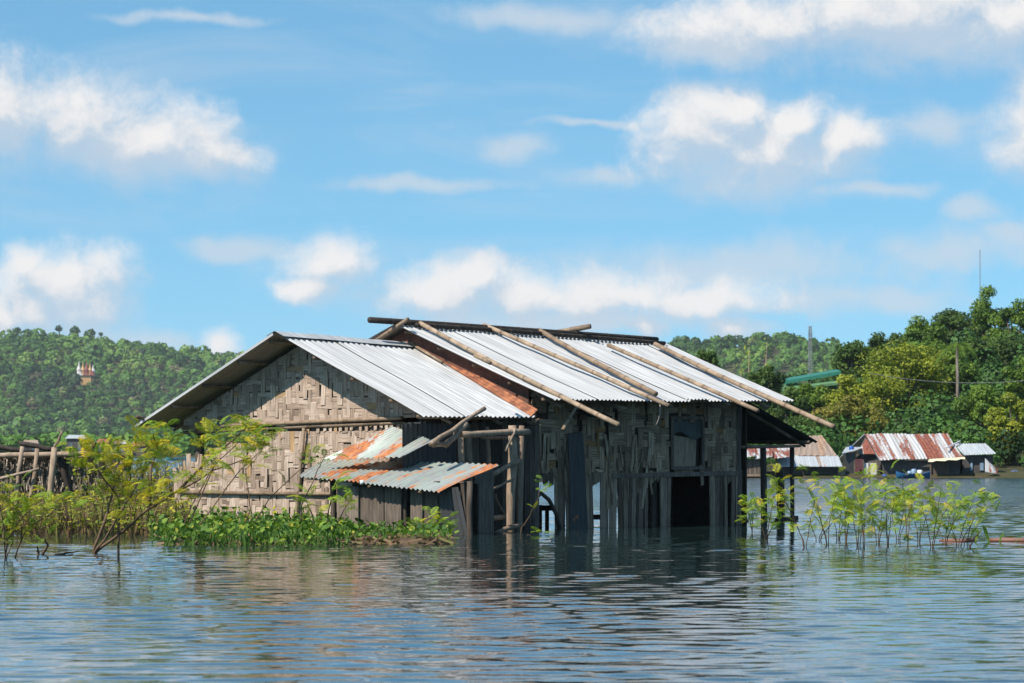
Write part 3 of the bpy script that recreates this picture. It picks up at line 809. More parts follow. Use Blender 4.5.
# the shaded long side under the eave
fh = lambda u, v, d: L(u, 4.10 + d, v)
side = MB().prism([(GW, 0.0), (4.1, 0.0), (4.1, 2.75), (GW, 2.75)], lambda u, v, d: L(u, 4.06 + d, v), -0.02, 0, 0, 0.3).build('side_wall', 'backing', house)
for i in range(13):
    u = GW + .05 + i * .245; z0_ = -0.4 + random.uniform(0, .1)
    MB().prism([(u, z0_), (u + .225, z0_), (u + .225, 2.66 + random.uniform(-.2, .05)), (u, 2.66 + random.uniform(-.2, .05))], fh, 0.0, random.uniform(.02, .04), .006, random.uniform(.1, .7)).build('plank', 'old_timber', side)
sid = MB()
for (p, q) in (((402, 422), (452, 466)),):
    c0 = on_t(404, 424, 4.30); c1 = on_t(457, 424, 4.30)
    corrugated(L(c0[0], 4.22, 2.45), L(c1[0], 4.22, 2.45), L(c0[0], 4.24, 1.2), L(c1[0], 4.24, 1.2), 0.15, 0.02, 3, 0.006, 0.3).build('siding_sheet', 'grey_siding', house, True)

# ================================================================== the long shed
shed = empty('bamboo_shed', L(8.0, ST, 0), 'long woven bamboo shed with tattered walls and a pale roof weighed down by poles', 'shed')
S_R0, S_R1 = (3.84, 0.0, 4.89), (13.58, 0.0, 4.63)
S_E0, S_E1 = (3.84, 5.39, 2.99), (12.85, 5.0, 3.07)
def roof2(s, t):
    """height of the shaded-side slope, by bilinear patch"""
    g = t / 5.2
    a = Vector(S_R0).lerp(Vector(S_E0), g); b = Vector(S_R1).lerp(Vector(S_E1), g)
    f = (s - a.x) / (b.x - a.x)
    return a.z + (b.z - a.z) * f
m = MB()
for t in (0.25, 1.4, 2.6, 3.8, 4.9):
    e = 13.5 - 0.14 * t
    m.bamboo(L(3.95, t, roof2(3.9, t) - .08), L(e, t, roof2(e, t) - .08), 0.045, 0.25, 0.002)
for s in (4.4, 6.2, 8.1, 10.0, 11.8):
    m.bamboo(L(s, 0.05, roof2(s, 0) - .18), L(s, 5.1, roof2(s, 5.1) - .18), 0.05, 0.3, 0.003)
    m.bamboo(L(s, -0.05, roof2(s, 0) - .18), L(s, -5.1, roof2(s, 5.1) - .20), 0.05, 0.3, 0.003)
roof_s = m.build('roof', 'bamboo_culm', shed, True)
sheet_roof(roof_s, L(*S_R0), L(*S_R1), L(*S_E0), L(*S_E1), 11, 'galvanised', 0.142, 0.020, 0.05)
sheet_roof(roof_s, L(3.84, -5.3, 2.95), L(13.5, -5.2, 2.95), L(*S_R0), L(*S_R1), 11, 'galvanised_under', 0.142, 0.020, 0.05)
# the charred-looking double pole along the ridge
MB().bamboo(L(2.9, 0.10, 4.98), L(13.2, 0.06, 4.76), 0.075, 0.0, 0.003, 0.9).build('ridge_pole', 'old_timber', roof_s, True)
MB().bamboo(L(4.3, 0.26, 4.90), L(13.3, 0.24, 4.66), 0.055, 0.05, 0.003, 0.9).build('ridge_pole', 'old_timber', roof_s, True)
a_, b_ = on_s(376, 341, 3.8), on_s(408, 319, 3.7)
MB().bamboo(L(*a_), L(*b_), 0.06, 0.45, 0.0).build('barge_pole', 'bamboo_culm', roof_s, True)
MB().bamboo(L(4.22, 0.1, 4.47), L(4.0, 1.5, 3.95), 0.04, 0.5, 0.002).build('barge_pole', 'bamboo_culm', roof_s, True)
# rafter ends and loose sticks under the eave
for (px, py, ln) in ((620, 408, 0.6), (723, 404, 0.55), (484, 362, 0.3), (782, 404, 0.5)):
    s, t, z = on_t(px, py, 5.0)
    MB().bamboo(L(s, t - ln, z + .16), L(s + .1, t + .12, z - .03), 0.055, 0.5, 0.0).build('rafter_end', 'bamboo_culm', roof_s, True)
s, t, z = on_t(563, 430, 5.1); s2, t2, z2 = on_t(577, 405, 5.1)
MB().bamboo(L(s, t, z), L(s2, t2, z2), 0.05, 0.6, 0.0).build('strut', 'bamboo_culm', roof_s, True)
c = on_t(600, 416, 5.0)
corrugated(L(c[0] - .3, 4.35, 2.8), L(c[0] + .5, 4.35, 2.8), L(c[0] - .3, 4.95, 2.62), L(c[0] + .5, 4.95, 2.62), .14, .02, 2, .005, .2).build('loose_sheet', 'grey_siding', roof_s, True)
# walls
W0, W1 = on_t(531, 500, ST)[0], on_t(738, 500, ST)[0]
zrail = on_t(690, 474, ST)[2]
wtop = 3.15
win = (on_t(671, 440, ST)[0], on_t(702, 440, ST)[0], on_t(690, 468, ST)[2], on_t(690, 418, ST)[2])
holes = [(on_t(a, 500, ST)[0], on_t(b, 500, ST)[0], on_t(600, c2, ST)[2], on_t(600, c1, ST)[2]) for a, b, c1, c2 in
         ((540, 548, 405, 421), (594, 597, 437, 441), (588, 590, 441, 450))]
def solid(u, v, rs):
    if win[0] - .03 < u < win[1] + .03 and win[2] - .05 < v < win[3] + .05: return False
    if any(h[0] < u < h[1] and h[2] < v < h[3] for h in holes): return False
    if u < on_t(556, 500, ST)[0] and v < 0.9 and rs.random() < .75: return False
    return rs.random() > 0.055
long_wall = MB()
bz0 = zrail - .05
for (a, b, c1, c2) in ((W0 + .1, win[0], bz0, wtop), (win[1], W1, bz0, wtop), (win[0], win[1], bz0, win[2]), (win[0], win[1], win[3], wtop)):
    long_wall.prism([(a, c1), (b, c1), (b, c2), (a, c2)], lambda u, v, d: L(u, ST - .05 + d, v), -.015, 0, 0, 0.5)
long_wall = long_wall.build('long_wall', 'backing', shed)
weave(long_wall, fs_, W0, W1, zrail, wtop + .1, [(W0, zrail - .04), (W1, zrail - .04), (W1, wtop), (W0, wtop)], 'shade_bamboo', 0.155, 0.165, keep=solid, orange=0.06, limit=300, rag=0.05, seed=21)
# tattered upright slats below, with gaps that let the lake light through
gaps = [(533, 552), (592, 600), (649, 659), (671, 707), (727, 731), (624, 626)]
px = 531.0
while px < 741:
    w = random.uniform(2.2, 5.4)
    c = px + w / 2
    inside = [g for g in gaps if g[0] < c < g[1]]
    a = on_t(px, 500, ST)[0]; b = on_t(px + w - .5, 500, ST)[0]
    lean = random.uniform(-.07, .07)
    if px < 625: lean += random.uniform(-.10, .12)
    if inside:
        z0_ = zrail - random.uniform(0.12, 0.3)
        if 671 < c < 707: z0_ = zrail - random.choice((-.04, -.05, -.04, .3, .02))
    else: z0_ = -0.5
    if z0_ < zrail:
        MB().prism([(a + lean, z0_), (b + lean * random.uniform(.5, 1.2), z0_ + random.uniform(0, .12)), (b, zrail + random.uniform(0, .10)), (a, zrail + random.uniform(0, .12))],
                   lambda u, v, d: L(u, ST + .015 + d, v), random.uniform(0, .03), random.uniform(.035, .06), .008, random.uniform(.1, 1)).build('wall_slat', 'shed_slat', shed)
    px += w * random.uniform(.82, 1.08)
# more splints hanging across the left part of the wall
for i in range(60):
    q = random.uniform(533, 650); a = on_t(q, 500, ST)[0]; z1_ = random.uniform(1.2, 2.3); z0_ = max(.15, z1_ - random.uniform(.5, 1.4)); w = random.uniform(.05, .12); ln = random.uniform(-.25, .25)
    if 531 < q < 556: z0_ = max(z0_, 1.1)
    if 590 < q < 602 or 647 < q < 660: continue
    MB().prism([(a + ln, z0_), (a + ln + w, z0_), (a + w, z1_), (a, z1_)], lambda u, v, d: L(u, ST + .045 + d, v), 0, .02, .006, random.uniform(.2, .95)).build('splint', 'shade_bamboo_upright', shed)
a, b = on_t(612, 476, ST + .07), on_t(738, 473, ST + .07)
MB().bar(L(*a), L(*b), .05, .11, .75).build('sill_rail', 'old_timber', shed)
post(shed, L(W1 - .02, ST - .02, -1.5), L(W1, ST - .02, 3.0), .11, 'old_timber', .55, 'corner_post')
for s in (W0 + .05, 6.3, 8.6): post(shed, L(s, ST - .18, -1.5), L(s, ST - .18, 3.0), .09, 'old_timber', .3)
for (s, t) in ((12.0, -4.3), (8.6, -4.3), (4.6, -4.3), (12.0, 0.2), (11.9, -2.2)): post(shed, L(s, t, -1.5), L(s, t, 2.9), .10, 'old_timber', .2)
# arched brace in the hole at the left
arc = [LT(p[0], p[1], ST + .1) for p in ((534, 500), (541, 493), (549, 500), (556, 514), (561, 532))]
MB().tube(arc, .05, 7, .2).build('brace', 'old_timber', shed, True)
for i, (p, q) in enumerate((((529, 508), (553, 508)), ((531, 507), (531, 538)), ((540, 505), (540, 538)), ((547, 507), (547, 538)), ((590, 517), (602, 517)), ((648, 512), (662, 512)), ((648, 519), (662, 519)))):
    MB().bar(LT(*p, 2.2), LT(*q, 2.2), .10, .13, .05).build('inner_rail', 'old_timber', shed)
# window with its cloth and board
wx0, wx1, wz0, wz1 = win
wn = MB()
for (p, q) in (((wx0, wz0), (wx1, wz0)), ((wx0, wz1), (wx1, wz1)), ((wx0, wz0 - .03), (wx0, wz1 + .03)), ((wx1, wz0 - .03), (wx1, wz1 + .03))):
    wn.bar(L(p[0], ST + .045, p[1]), L(q[0], ST + .045, q[1]), .07, .08, .7)
wn = wn.build('window', 'old_timber', shed)
MB().prism([(wx0 + .04, wz0 + .04), (wx1 - .2, wz0 + .04), (wx1 - .16, wz1 - .5), (wx0 + .04, wz1 - .42)], fs_, -.05, -.03, .01, .62).build('board', 'pale_timber', wn)
cl = MB(); n = 14
for i in range(n):
    f0, f1 = i / n, (i + 1) / n
    A, B = wx0 + .04 + (wx1 - wx0 - .08) * f0, wx0 + .04 + (wx1 - wx0 - .08) * f1
    zl = lambda f: wz1 - .44 + .09 * math.sin(f * 6)
    dd = lambda f: ST - .015 + .022 * math.sin(f * 26)
    cl.add([L(A, dd(f0), wz1 - .03), L(B, dd(f1), wz1 - .03), L(B, dd(f1) + .02, zl(f1)), L(A, dd(f0) + .02, zl(f0))], [(0, 1, 2, 3)], .5)
cl.build('curtain', 'cloth', wn, True)
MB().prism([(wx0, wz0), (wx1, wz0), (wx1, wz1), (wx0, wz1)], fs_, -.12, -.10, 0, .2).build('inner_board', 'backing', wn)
# tall dark strip of sheet nailed up the wall, and a rope end hanging from a pole
c0, c1 = on_t(567, 432, ST + .09), on_t(582, 432, ST + .09)
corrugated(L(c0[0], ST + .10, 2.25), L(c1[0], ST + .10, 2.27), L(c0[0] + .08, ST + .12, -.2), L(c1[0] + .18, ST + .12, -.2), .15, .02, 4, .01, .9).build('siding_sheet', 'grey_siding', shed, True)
# end walls, back wall and an added dark panel that keep the shed dark
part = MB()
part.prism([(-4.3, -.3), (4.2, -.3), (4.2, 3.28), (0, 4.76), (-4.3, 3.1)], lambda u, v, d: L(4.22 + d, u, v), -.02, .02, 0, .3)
part.build('end_wall', 'shaded_rust', shed)
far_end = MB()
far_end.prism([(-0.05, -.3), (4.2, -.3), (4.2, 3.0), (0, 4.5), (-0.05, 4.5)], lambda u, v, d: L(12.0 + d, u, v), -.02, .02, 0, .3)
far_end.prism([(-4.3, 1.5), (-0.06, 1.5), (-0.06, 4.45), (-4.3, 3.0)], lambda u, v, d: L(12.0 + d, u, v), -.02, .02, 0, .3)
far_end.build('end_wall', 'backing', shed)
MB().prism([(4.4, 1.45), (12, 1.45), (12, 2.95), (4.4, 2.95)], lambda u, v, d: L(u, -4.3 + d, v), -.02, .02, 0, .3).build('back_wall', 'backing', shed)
MB().prism([(9.6, -.3), (11.95, -.3), (11.95, 2.2), (9.6, 2.2)], lambda u, v, d: L(u, 2.2 + d - (u - 9.6) * .2, v), -.02, .02, 0, .3).build('added_dark_panel', 'backing', shed)  # dark panel added behind the doorway so that it stays black
# the low roof over the far end, on posts
aw0, aw1 = on_t(742, 407, 4.2), on_t(812, 444, 4.2)
m = MB()
for t in (4.0, 2.0, 0.0): m.bamboo(L(12.0, t, 2.92), L(aw1[0] - .05, t, aw1[2] - .05), .05, .2, .003)
m.bamboo(L(aw1[0] - .35, 4.4, aw1[2] + .04), L(aw1[0] - .35, -2.2, aw1[2] + .04), .05, .2, .003)
eave = m.build('lean_to_roof', 'bamboo_culm', shed, True)
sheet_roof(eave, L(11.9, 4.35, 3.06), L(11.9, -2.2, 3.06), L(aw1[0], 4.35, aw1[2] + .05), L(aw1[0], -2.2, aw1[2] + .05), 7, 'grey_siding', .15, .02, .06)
for (px, py0, py1, t, r) in ((763, 447, 532, 4.1, .085), (780, 470, 530, 2.9, .10), (792, 446, 528, 3.6, .06), (747, 520, 530, 3.2, .05)):
    a = on_t(px, py0, t); post(shed, L(a[0] + .05, t, -1.5), L(a[0], t, a[2]), r, 'old_timber', .25)
a, b = on_t(741, 447, 4.15), on_t(800, 446, 4.15)
MB().bamboo(L(*a), L(*b), .045, .4, .004).build('beam', 'bamboo_culm', shed, True)
a, b = on_t(776, 521, 3.0), on_t(797, 518, 3.0)
MB().bar(L(*a), L(*b), .10, .12, .2).build('beam', 'old_timber', shed)

# ================================================================== poles lying on the shed roof
def on_roof(px, py, up):
    t = 2.0
    for _ in range(60):
        s, _t, z = on_t(px, py, t)
        zr = roof2(s, t) + up
        # the line of sight is nearly level: slide across the slope until the heights agree
        e = z - zr
        t -= e / 0.36 * 0.7
    s, _t, z = on_t(px, py, t)
    return L(s, t, roof2(s, t) + up)
POLES = [((420, 323), (619, 425), .062, .72, 'longest tan bamboo pole on the shed roof, along its left edge'),
         ((484, 325), (669, 406), .058, .66, 'bamboo pole second from the left edge of the shed roof'),
         ((539, 330), (656, 394), .066, .36, 'short greyish pole lying in the middle of the shed roof'),
         ((608, 345), (758, 411), .056, .5, 'brown bamboo pole on the right half of the shed roof'),
         ((655, 344), (834, 427), .066, .62, 'bamboo pole along the right edge of the shed roof, overhanging furthest')]
for (p, q, r, tn, lab) in POLES:
    a, b = on_roof(*p, .10 + r), on_roof(*q, .09 + r)
    o = MB().bamboo(a, b, r * .92, tn, .006, 1.1).build('bamboo_pole', 'bamboo_culm', None, True)
    tag(o, lab, 'pole', 'poles weighing down the shed roof')
a = on_t(541, 329, .1)
o = MB().bamboo(L(9.9, -.45, 4.86), L(10.25, .45, 5.02), .08, .3, 0).build('bamboo_pole', 'bamboo_culm', None, True)
tag(o, 'stub of pole sticking up over the shed ridge near its right end', 'pole', 'poles weighing down the shed roof')
a, b = on_roof(660, 403, .06), on_t(653, 432, 5.2)
o = MB().tube([a, a.lerp(L(*b), .3) + Vector((.05, 0, -.05)), a.lerp(L(*b), .6) + Vector((.06, 0, 0)), L(*b)], .016, 5, .5).build('rope', 'rope', None, True)
tag(o, 'pale frayed rope hanging from a roof pole in front of the shed wall', 'rope')

# ================================================================== the patched lean-to in front of the house
lean = empty('lean_to', L(0.1, 2.6, 0), 'low lean to with patched rusty green tin roof against the house', 'lean-to')
fl = lambda u, v, d: L(-0.72 - d, u, v)
m = MB()
e0, e1 = on_s(300, 476, -1.05), on_s(441, 492, -1.05)
k0, k1 = on_s(325, 459, .72), on_s(502, 464, .72)
for f in (.15, .5, .85):
    A = L(*e0).lerp(L(*e1), f); B = L(*k0).lerp(L(*k1), f)
    m.bamboo(A + Vector((0, 0, -.07)), B + Vector((0, 0, -.07)), .04, .3, .004)
m.bamboo(L(*e0).lerp(L(*k0), .25) + Vector((0, 0, -.13)), L(*e1).lerp(L(*k1), .25) + Vector((0, 0, -.13)), .05, .5, .006)
lroof = m.build('roof', 'bamboo_culm', lean, True)
sheet_roof(lroof, L(*k0), L(*k1), L(*e0), L(*e1), 4, 'patch_sheet', .16, .022, .07, wob=.02)
u0 = on_s(324, 461, -.35); u1 = on_s(402, 459, -.35); v0 = on_s(393, 427, .72); v1 = on_s(432, 441, .72)
sheet_roof(lroof, L(*v0), L(*v1) + Vector((0, 0, .02)), L(*u0) + Vector((0, 0, .05)), L(*u1) + Vector((0, 0, .05)), 2, 'patch_sheet', .15, .02, .03, name='upper_sheet')
MB().bar(L(*on_s(400, 457, -.3)), L(*on_s(450, 431, .5)), .10, .03, .5).build('flashing', 'galvanised', lroof)
# board front
for (x0_, x1_, y0_, dep) in ((337, 347, 484, .02), (347.5, 359, 483, .0), (360, 370, 484, .03), (370.5, 384, 483, .01), (384.5, 401, 484, .02), (411, 423, 486, .0), (424, 437, 487, .03)):
    a = on_s(x0_, y0_, -.72); b = on_s(x1_, y0_ + 1, -.72)
    MB().prism([(a[1], -.35), (b[1], -.35), (b[1], b[2] - .06), (a[1], a[2] - .06)], lambda u, v, d, dep=dep: fl(u, v, d - dep), -.02, .02, .008, random.uniform(.45, .9)).build('plank', 'old_timber', lean)
c0, c1 = on_s(439, 489, -.72), on_s(458, 487, -.72)
corrugated(L(-.74, c0[1], c0[2]), L(-.74, c1[1], c1[2]), L(-.68, c0[1] + .02, -.3), L(-.62, c1[1] + .3, -.3), .15, .02, 3, .01, .2).build('siding_sheet', 'grey_siding', lean, True)
for (pa_, pb_) in (((452, 490), (470, 530)), ((458, 492), (473, 532)), ((446, 495), (456, 533)), ((463, 484), (467, 534))):
    a, b = on_s(*pa_, -.6), on_s(*pb_, -.6)
    MB().bar(L(*a), L(b[0], b[1], -.3), .10, .05, random.uniform(.2, .8), (DA.x, DA.y, 0)).build('leaning_board', 'old_timber', lean)
for (px_, r) in ((333, .07), (405, .05), (437, .07), (470, .07)):
    a = on_s(px_, 490, -.6); post(lean, L(-.6, a[1], -1.2), L(-.6, a[1], 1.12 + .05), r, 'old_timber', .4)
MB().prism([(on_s(345, 500, .2)[1], -.3), (on_s(470, 500, .2)[1], -.3), (on_s(470, 500, .2)[1], 1.1), (on_s(345, 500, .2)[1], 1.2)], lambda u, v, d: L(.45 - d, u, v), -.02, .02, 0, .3).build('inner_wall', 'backing', lean)
MB().tube([L(*on_s(362, 481.5, -1.0)) + Vector((0, 0, .03)), L(*on_s(362, 484.5, -1.0))], .05, 10, .5).build('hanging_bottle', 'white_plastic', lean, True)

# ================================================================== the open porch frame between house and shed
porch = empty('porch_frame', L(2.4, 5.3, 0), 'rickety porch frame of pale peeled poles under the low eave', 'porch frame')
PT = 5.35
def pole_t(p, q, r, tn=.6, t=PT, t2=None, name='pole', m_='pale_timber', sink=None):
    a = on_t(*p, t); b = on_t(*q, t2 if t2 is not None else t)
    A, B = L(*a), L(*b)
    if sink is not None: B = L(b[0], b[1], sink)
    pts = [A.lerp(B, f) + Vector((random.uniform(-.02, .02), random.uniform(-.02, .02), random.uniform(-.01, .01))) for f in (0, .2, .4, .6, .8, 1)]
    MB().tube(pts, [r * random.uniform(.88, 1.12) for _ in pts], 8, tn).build(name, m_, porch, True)
pole_t((513, 425), (510, 535), .10, .65, sink=-1.3, name='post')
pole_t((520, 426), (518, 520), .085, .5, 5.0, sink=-1.3, name='post')
pole_t((461, 432), (464, 470), .075, .55, 5.0, sink=-1.3, name='post')
pole_t((469, 431), (470, 470), .065, .4, 4.8, sink=-1.3, name='post')
pole_t((488, 427), (490, 470), .05, .55, 4.7, sink=-1.3, name='post')
pole_t((460, 434.5), (528, 432), .075, .65, PT + .12)
pole_t((480, 438), (512, 438), .04, .5, 5.0)
pole_t((430, 445), (484, 408), .05, .6, 5.6, 5.3)
pole_t((446, 446), (466, 424), .07, .6, 5.5, 5.4)
pole_t((432, 445), (448, 444), .055, .5, 5.5, 5.5)
pole_t((492, 475), (519, 461), .06, .5, PT + .1)
pole_t((492, 490), (515, 478), .03, .5, PT + .1)
pole_t((468, 519), (511, 517), .065, .6, 5.1)
pole_t((494, 534), (521, 524), .06, .35, PT + .15)
pole_t((494, 494), (508, 522), .035, .3, 5.0)
pole_t((516, 428), (506, 452), .035, .7, PT + .2)
a, b = on_t(474.5, 466, 5.75), on_t(494, 464, 5.75)
MB().prism([(a[0], -.4), (b[0], -.4), (b[0], b[2]), (a[0], a[2])], lambda u, v, d: L(u, 5.72 + d, v), -.03, .03, .01, .75).build('plank', 'old_timber', porch)
for i, x_ in enumerate((524, 529, 534)):
    a, b = on_t(x_, 430, 4.5), on_t(x_ + 4.6, 430, 4.5)
    MB().prism([(a[0], -.4), (b[0], -.4), (b[0], 2.4 + .1 * i), (a[0], 2.4)], lambda u, v, d: L(u, 4.5 + d, v), -.02, .02, .008, .25 + .2 * i).build('plank', 'old_timber', porch)

# ================================================================== the collapsed rack at the left
RY = 84.0
rack = empty('collapsed_rack', at(50, 500, RY) * 1.0, 'collapsed pole rack hung with dry grey thatch beside the house', 'rack')
rack.location.z = 0
def rpole(p, q, r, tn, dy=0.0, dy2=None, name='pole', m_='pale_timber'):
    A, B = at(*p, RY + dy), at(*q, RY + (dy if dy2 is None else dy2))
    pts = [A.lerp(B, f) + Vector((random.uniform(-.03, .03), 0, random.uniform(-.02, .02))) for f in (0, .25, .5, .75, 1)]
    MB().tube(pts, [r * .75 * random.uniform(.85, 1.15) for _ in pts], 7, tn).build(name, m_, rack, True)
rpole((-14, 456), (92, 453), .10, .75, 0); rpole((60, 453), (128, 455), .07, .5, .3)
rpole((18, 443), (56, 450), .10, .1, .2, m_='old_timber'); rpole((-10, 446), (34, 452), .09, .1, .8, m_='old_timber')
rpole((22, 446), (11, 545), .075, .9, -.3, name='post'); rpole((38, 449), (24, 545), .07, .6, -.3, name='post')
rpole((55, 447), (43, 552), .11, .7, -.4, name='post'); rpole((59, 454), (84, 545), .12, .05, .2, name='post', m_='old_timber')
rpole((54, 449), (62, 432), .05, .4, 0); rpole((0, 478), (40, 469), .05, .8, -.5); rpole((92, 452), (94, 441), .08, .2, .2, m_='old_timber')
rpole((100, 455), (108, 545), .09, .2, .6, name='post', m_='old_timber'); rpole((126, 455), (124, 545), .09, .3, .9, name='post', m_='old_timber')
rpole((-10, 452), (-14, 545), .09, .3, .9, name='post', m_='old_timber')
n = 5200
px_ = rng.uniform(-40, 128, n); top = 455 + rng.uniform(0, 26, n); ln = rng.uniform(6, 34, n)
V = []
for i in range(n):
    A = at(px_[i], top[i], RY + .5 + rng.uniform(-.25, .6)); B = at(px_[i] + rng.normal(0, 3), min(top[i] + ln[i], 508), RY + .5 + rng.uniform(-.35, .8))
    w = rng.uniform(.012, .035); o_ = Vector((w, rng.uniform(-w, w), 0))
    V.append([A - o_, A + o_, B + o_ * .5, B - o_ * .5])
quads_mesh('thatch', np.array([[list(p) for p in q] for q in V]), np.clip(rng.normal(.5, .25, n), 0, 1), 'dry_thatch', rack, 'stuff')
MB().box(at(45, 482, RY + 1.3), (2.3, 0, 0), (0, .04, 0), (0, 0, .75), .3).build('thatch_mat', 'backing', rack)

# ================================================================== feathery shrubs
def frond_mesh(name, pairs, seed, droop):
    rs = random.Random(seed); m = MB()
    def P_(f): return Vector((f, 0.05 * math.sin(f * 3 + seed), 0.10 * math.sin(f * 2.2) - droop * f * f))
    pts = [P_(i / 6) for i in range(7)]
    m.tube(pts, [0.012 - 0.0012 * i for i in range(7)], 4, 0.2)
    for i in range(pairs):
        f = 0.16 + 0.84 * i / (pairs - 1)
        o = P_(f); ln = 0.40 * math.sin(math.pi * (0.18 + 0.74 * f)) ** 0.8 * rs.uniform(.8, 1.1); w = 0.021 * rs.uniform(.8, 1.2)
        for sgn in (-1, 1):
            d = Vector((0.50 + rs.uniform(-.12, .12), sgn * 0.85, rs.uniform(-.06, .14))).normalized()
            sd = Vector((d.y * -sgn, d.x * sgn, 0)).normalized() * w * sgn
            mid = o + d * ln * .5 + Vector((0, 0, .02)); tip = o + d * ln + Vector((0, 0, -.10 * ln / .4))
            m.add([o, mid + sd, tip, mid - sd], [(0, 1, 2, 3)], rs.random())
    tmp = m.build(name, 'frond_green'); me = tmp.data
    bpy.data.objects.remove(tmp)
    me2 = me.copy(); me2.materials[0] = MATS['frond_yellow']
    return me, me2
FRONDS = [frond_mesh('frond', p, s, d) for p, s, d in ((20, 1, .12), (18, 2, .3), (22, 3, .05), (17, 4, .42))]
def branch(mb, pts, r0, r1, tn=.4):
    n = len(pts); mb.tube(pts, [r0 + (r1 - r0) * i / (n - 1) for i in range(n)], 6, tn)
def curve(pts, k=4):
    out = []
    for i in range(len(pts) - 1):
        for j in range(k): out.append(pts[i].lerp(pts[i + 1], j / k) + Vector((random.uniform(-1, 1), random.uniform(-1, 1), random.uniform(-1, 1))) * .012)
    return out + [pts[-1]]
def put_frond(parent, p, d, size, yellow=0.3):
    me = random.choice(FRONDS)[1 if random.random() < yellow else 0]
    o = bpy.data.objects.new('frond', me); link(o, parent)
    d = d.normalized()
    q = d.to_track_quat('X', 'Z') @ Matrix.Rotation(random.uniform(-.6, .6), 4, 'X').to_quaternion()
    o.rotation_mode = 'QUATERNION'; o.rotation_quaternion = q
    o.location = p - base_of(parent); o.scale = (size, size, size)
    return o
def shrub(name, label, stems, Yd, n_fronds, size, yellow, cat='shrub', group=None, r=.022, top_only=.35, spreadv=.12, fan=1.0):
    """stems: lists of picture points, root first, all standing Yd metres away"""
    roots = at(*stems[0][0], Yd); e = empty(name, (roots.x, Yd, 0), label, cat, group)
    tips = []
    for st in stems:
        pts = curve([at(*p, Yd + (i * random.uniform(-.25, .25) if i else 0)) for i, p in enumerate(st)])
        if st[0][1] > 528: pts[0].z = min(pts[0].z, -.25)
        mb = MB(); branch(mb, pts, r * random.uniform(.8, 1.2), r * .3, random.random())
        mb.build('stem', 'twig', e, True); tips.append(pts)
    for i in range(n_fronds):
        pts = random.choice(tips); k = min(len(pts) - 1, int(len(pts) * (top_only + (1 - top_only) * random.random() ** .8)))
        p = pts[k] + Vector((random.uniform(-1, 1), random.uniform(-1, 1), random.uniform(-.6, .8))) * spreadv
        if p.z < .06: p.z = .06
        ax = (pts[-1] - pts[0]).normalized()
        d = Vector((random.uniform(-1, 1), random.uniform(-1, 1), random.uniform(-.2, .4))) * fan + ax * .35
        put_frond(e, p, d, size * random.uniform(.6, 1.08), yellow)
    return e
# left foreground
shrub('mimosa_shrub', 'big yellow green feathery shrub leaning over the water left of the house',
      [[(90, 557), (118, 535), (150, 508), (180, 490), (215, 470), (250, 458)], [(92, 555), (105, 520), (113, 490), (124, 468), (119, 455)], [(92, 556), (104, 540), (128, 500), (142, 475), (148, 453)],
       [(150, 508), (150, 470), (158, 452), (153, 434)], [(180, 490), (205, 462), (228, 445), (246, 428)], [(118, 535), (120, 500), (98, 470), (84, 452)]],
      57.5, 300, .36, .66, r=.028, spreadv=.30)
shrub('mimosa_shrub', 'yellow leaved twig of the feathery shrub reaching across the house wall',
      [[(176, 545), (192, 505), (214, 466), (240, 440), (258, 428)], [(180, 545), (214, 466), (205, 445), (214, 430)], [(185, 545), (240, 470), (262, 450), (268, 432)]],
      66.0, 64, .36, .78, r=.015, top_only=.55, spreadv=.22)
shrub('mimosa_shrub', 'low yellow green shrub standing in the water at the left edge',
      [[(4, 566), (8, 540), (22, 518), (40, 500)], [(6, 566), (4, 530), (0, 505), (-10, 490)], [(12, 563), (26, 530), (52, 512), (66, 498)], [(2, 566), (12, 545), (14, 515), (10, 490)]],
      55.0, 110, .30, .45, r=.013, spreadv=.22)
shrub('mimosa_shrub', 'thin sprig of fronds along the torn house wall',
      [[(236, 548), (250, 510), (246, 470), (262, 452)], [(240, 548), (268, 500), (300, 470), (318, 455)], [(300, 548), (302, 505), (318, 470), (325, 455)]],
      67.0, 26, .34, .25, r=.018, top_only=.4, spreadv=.16)
shrub('mimosa_shrub', 'bright green fern like shrub in front of the lean to boards',
      [[(326, 545), (328, 515), (332, 492), (338, 480)], [(322, 545), (312, 515), (306, 500)], [(330, 545), (342, 512), (352, 498)]],
      66.5, 30, .40, .10, r=.02, spreadv=.12)
shrub('mimosa_shrub', 'small bushy green shrub at the lean to corner post',
      [[(430, 545), (430, 528), (428, 516)], [(432, 545), (440, 528), (444, 520)], [(428, 545), (420, 530), (414, 522)]],
      68.5, 34, .30, .10, r=.015, spreadv=.14)
shrub('mimosa_sapling', 'slender sapling with green leaves beside the porch post',
      [[(519, 532), (530, 515), (538, 498), (542, 480)], [(524, 532), (540, 540), (545, 534)]],
      69.5, 14, .26, .15, r=.014, top_only=.3, spreadv=.08)
shrub('dead_twig', 'bare broken branch with sparse leaves lying in the water at left',
      [[(38, 561), (38, 552), (37, 546)], [(38, 559), (52, 556), (70, 553), (80, 551)], [(40, 560), (48, 545), (44, 538)]], 56.5, 9, .26, .1, 'branch', r=.03, top_only=.5, spreadv=.1)
shrub('dead_twig', 'thin leafless stalk poking from the water below the house',
      [[(262, 560), (270, 548), (280, 541)], [(262, 560), (258, 550), (266, 540)]], 60.0, 5, .16, .1, 'branch', r=.012, top_only=.6, spreadv=.05)
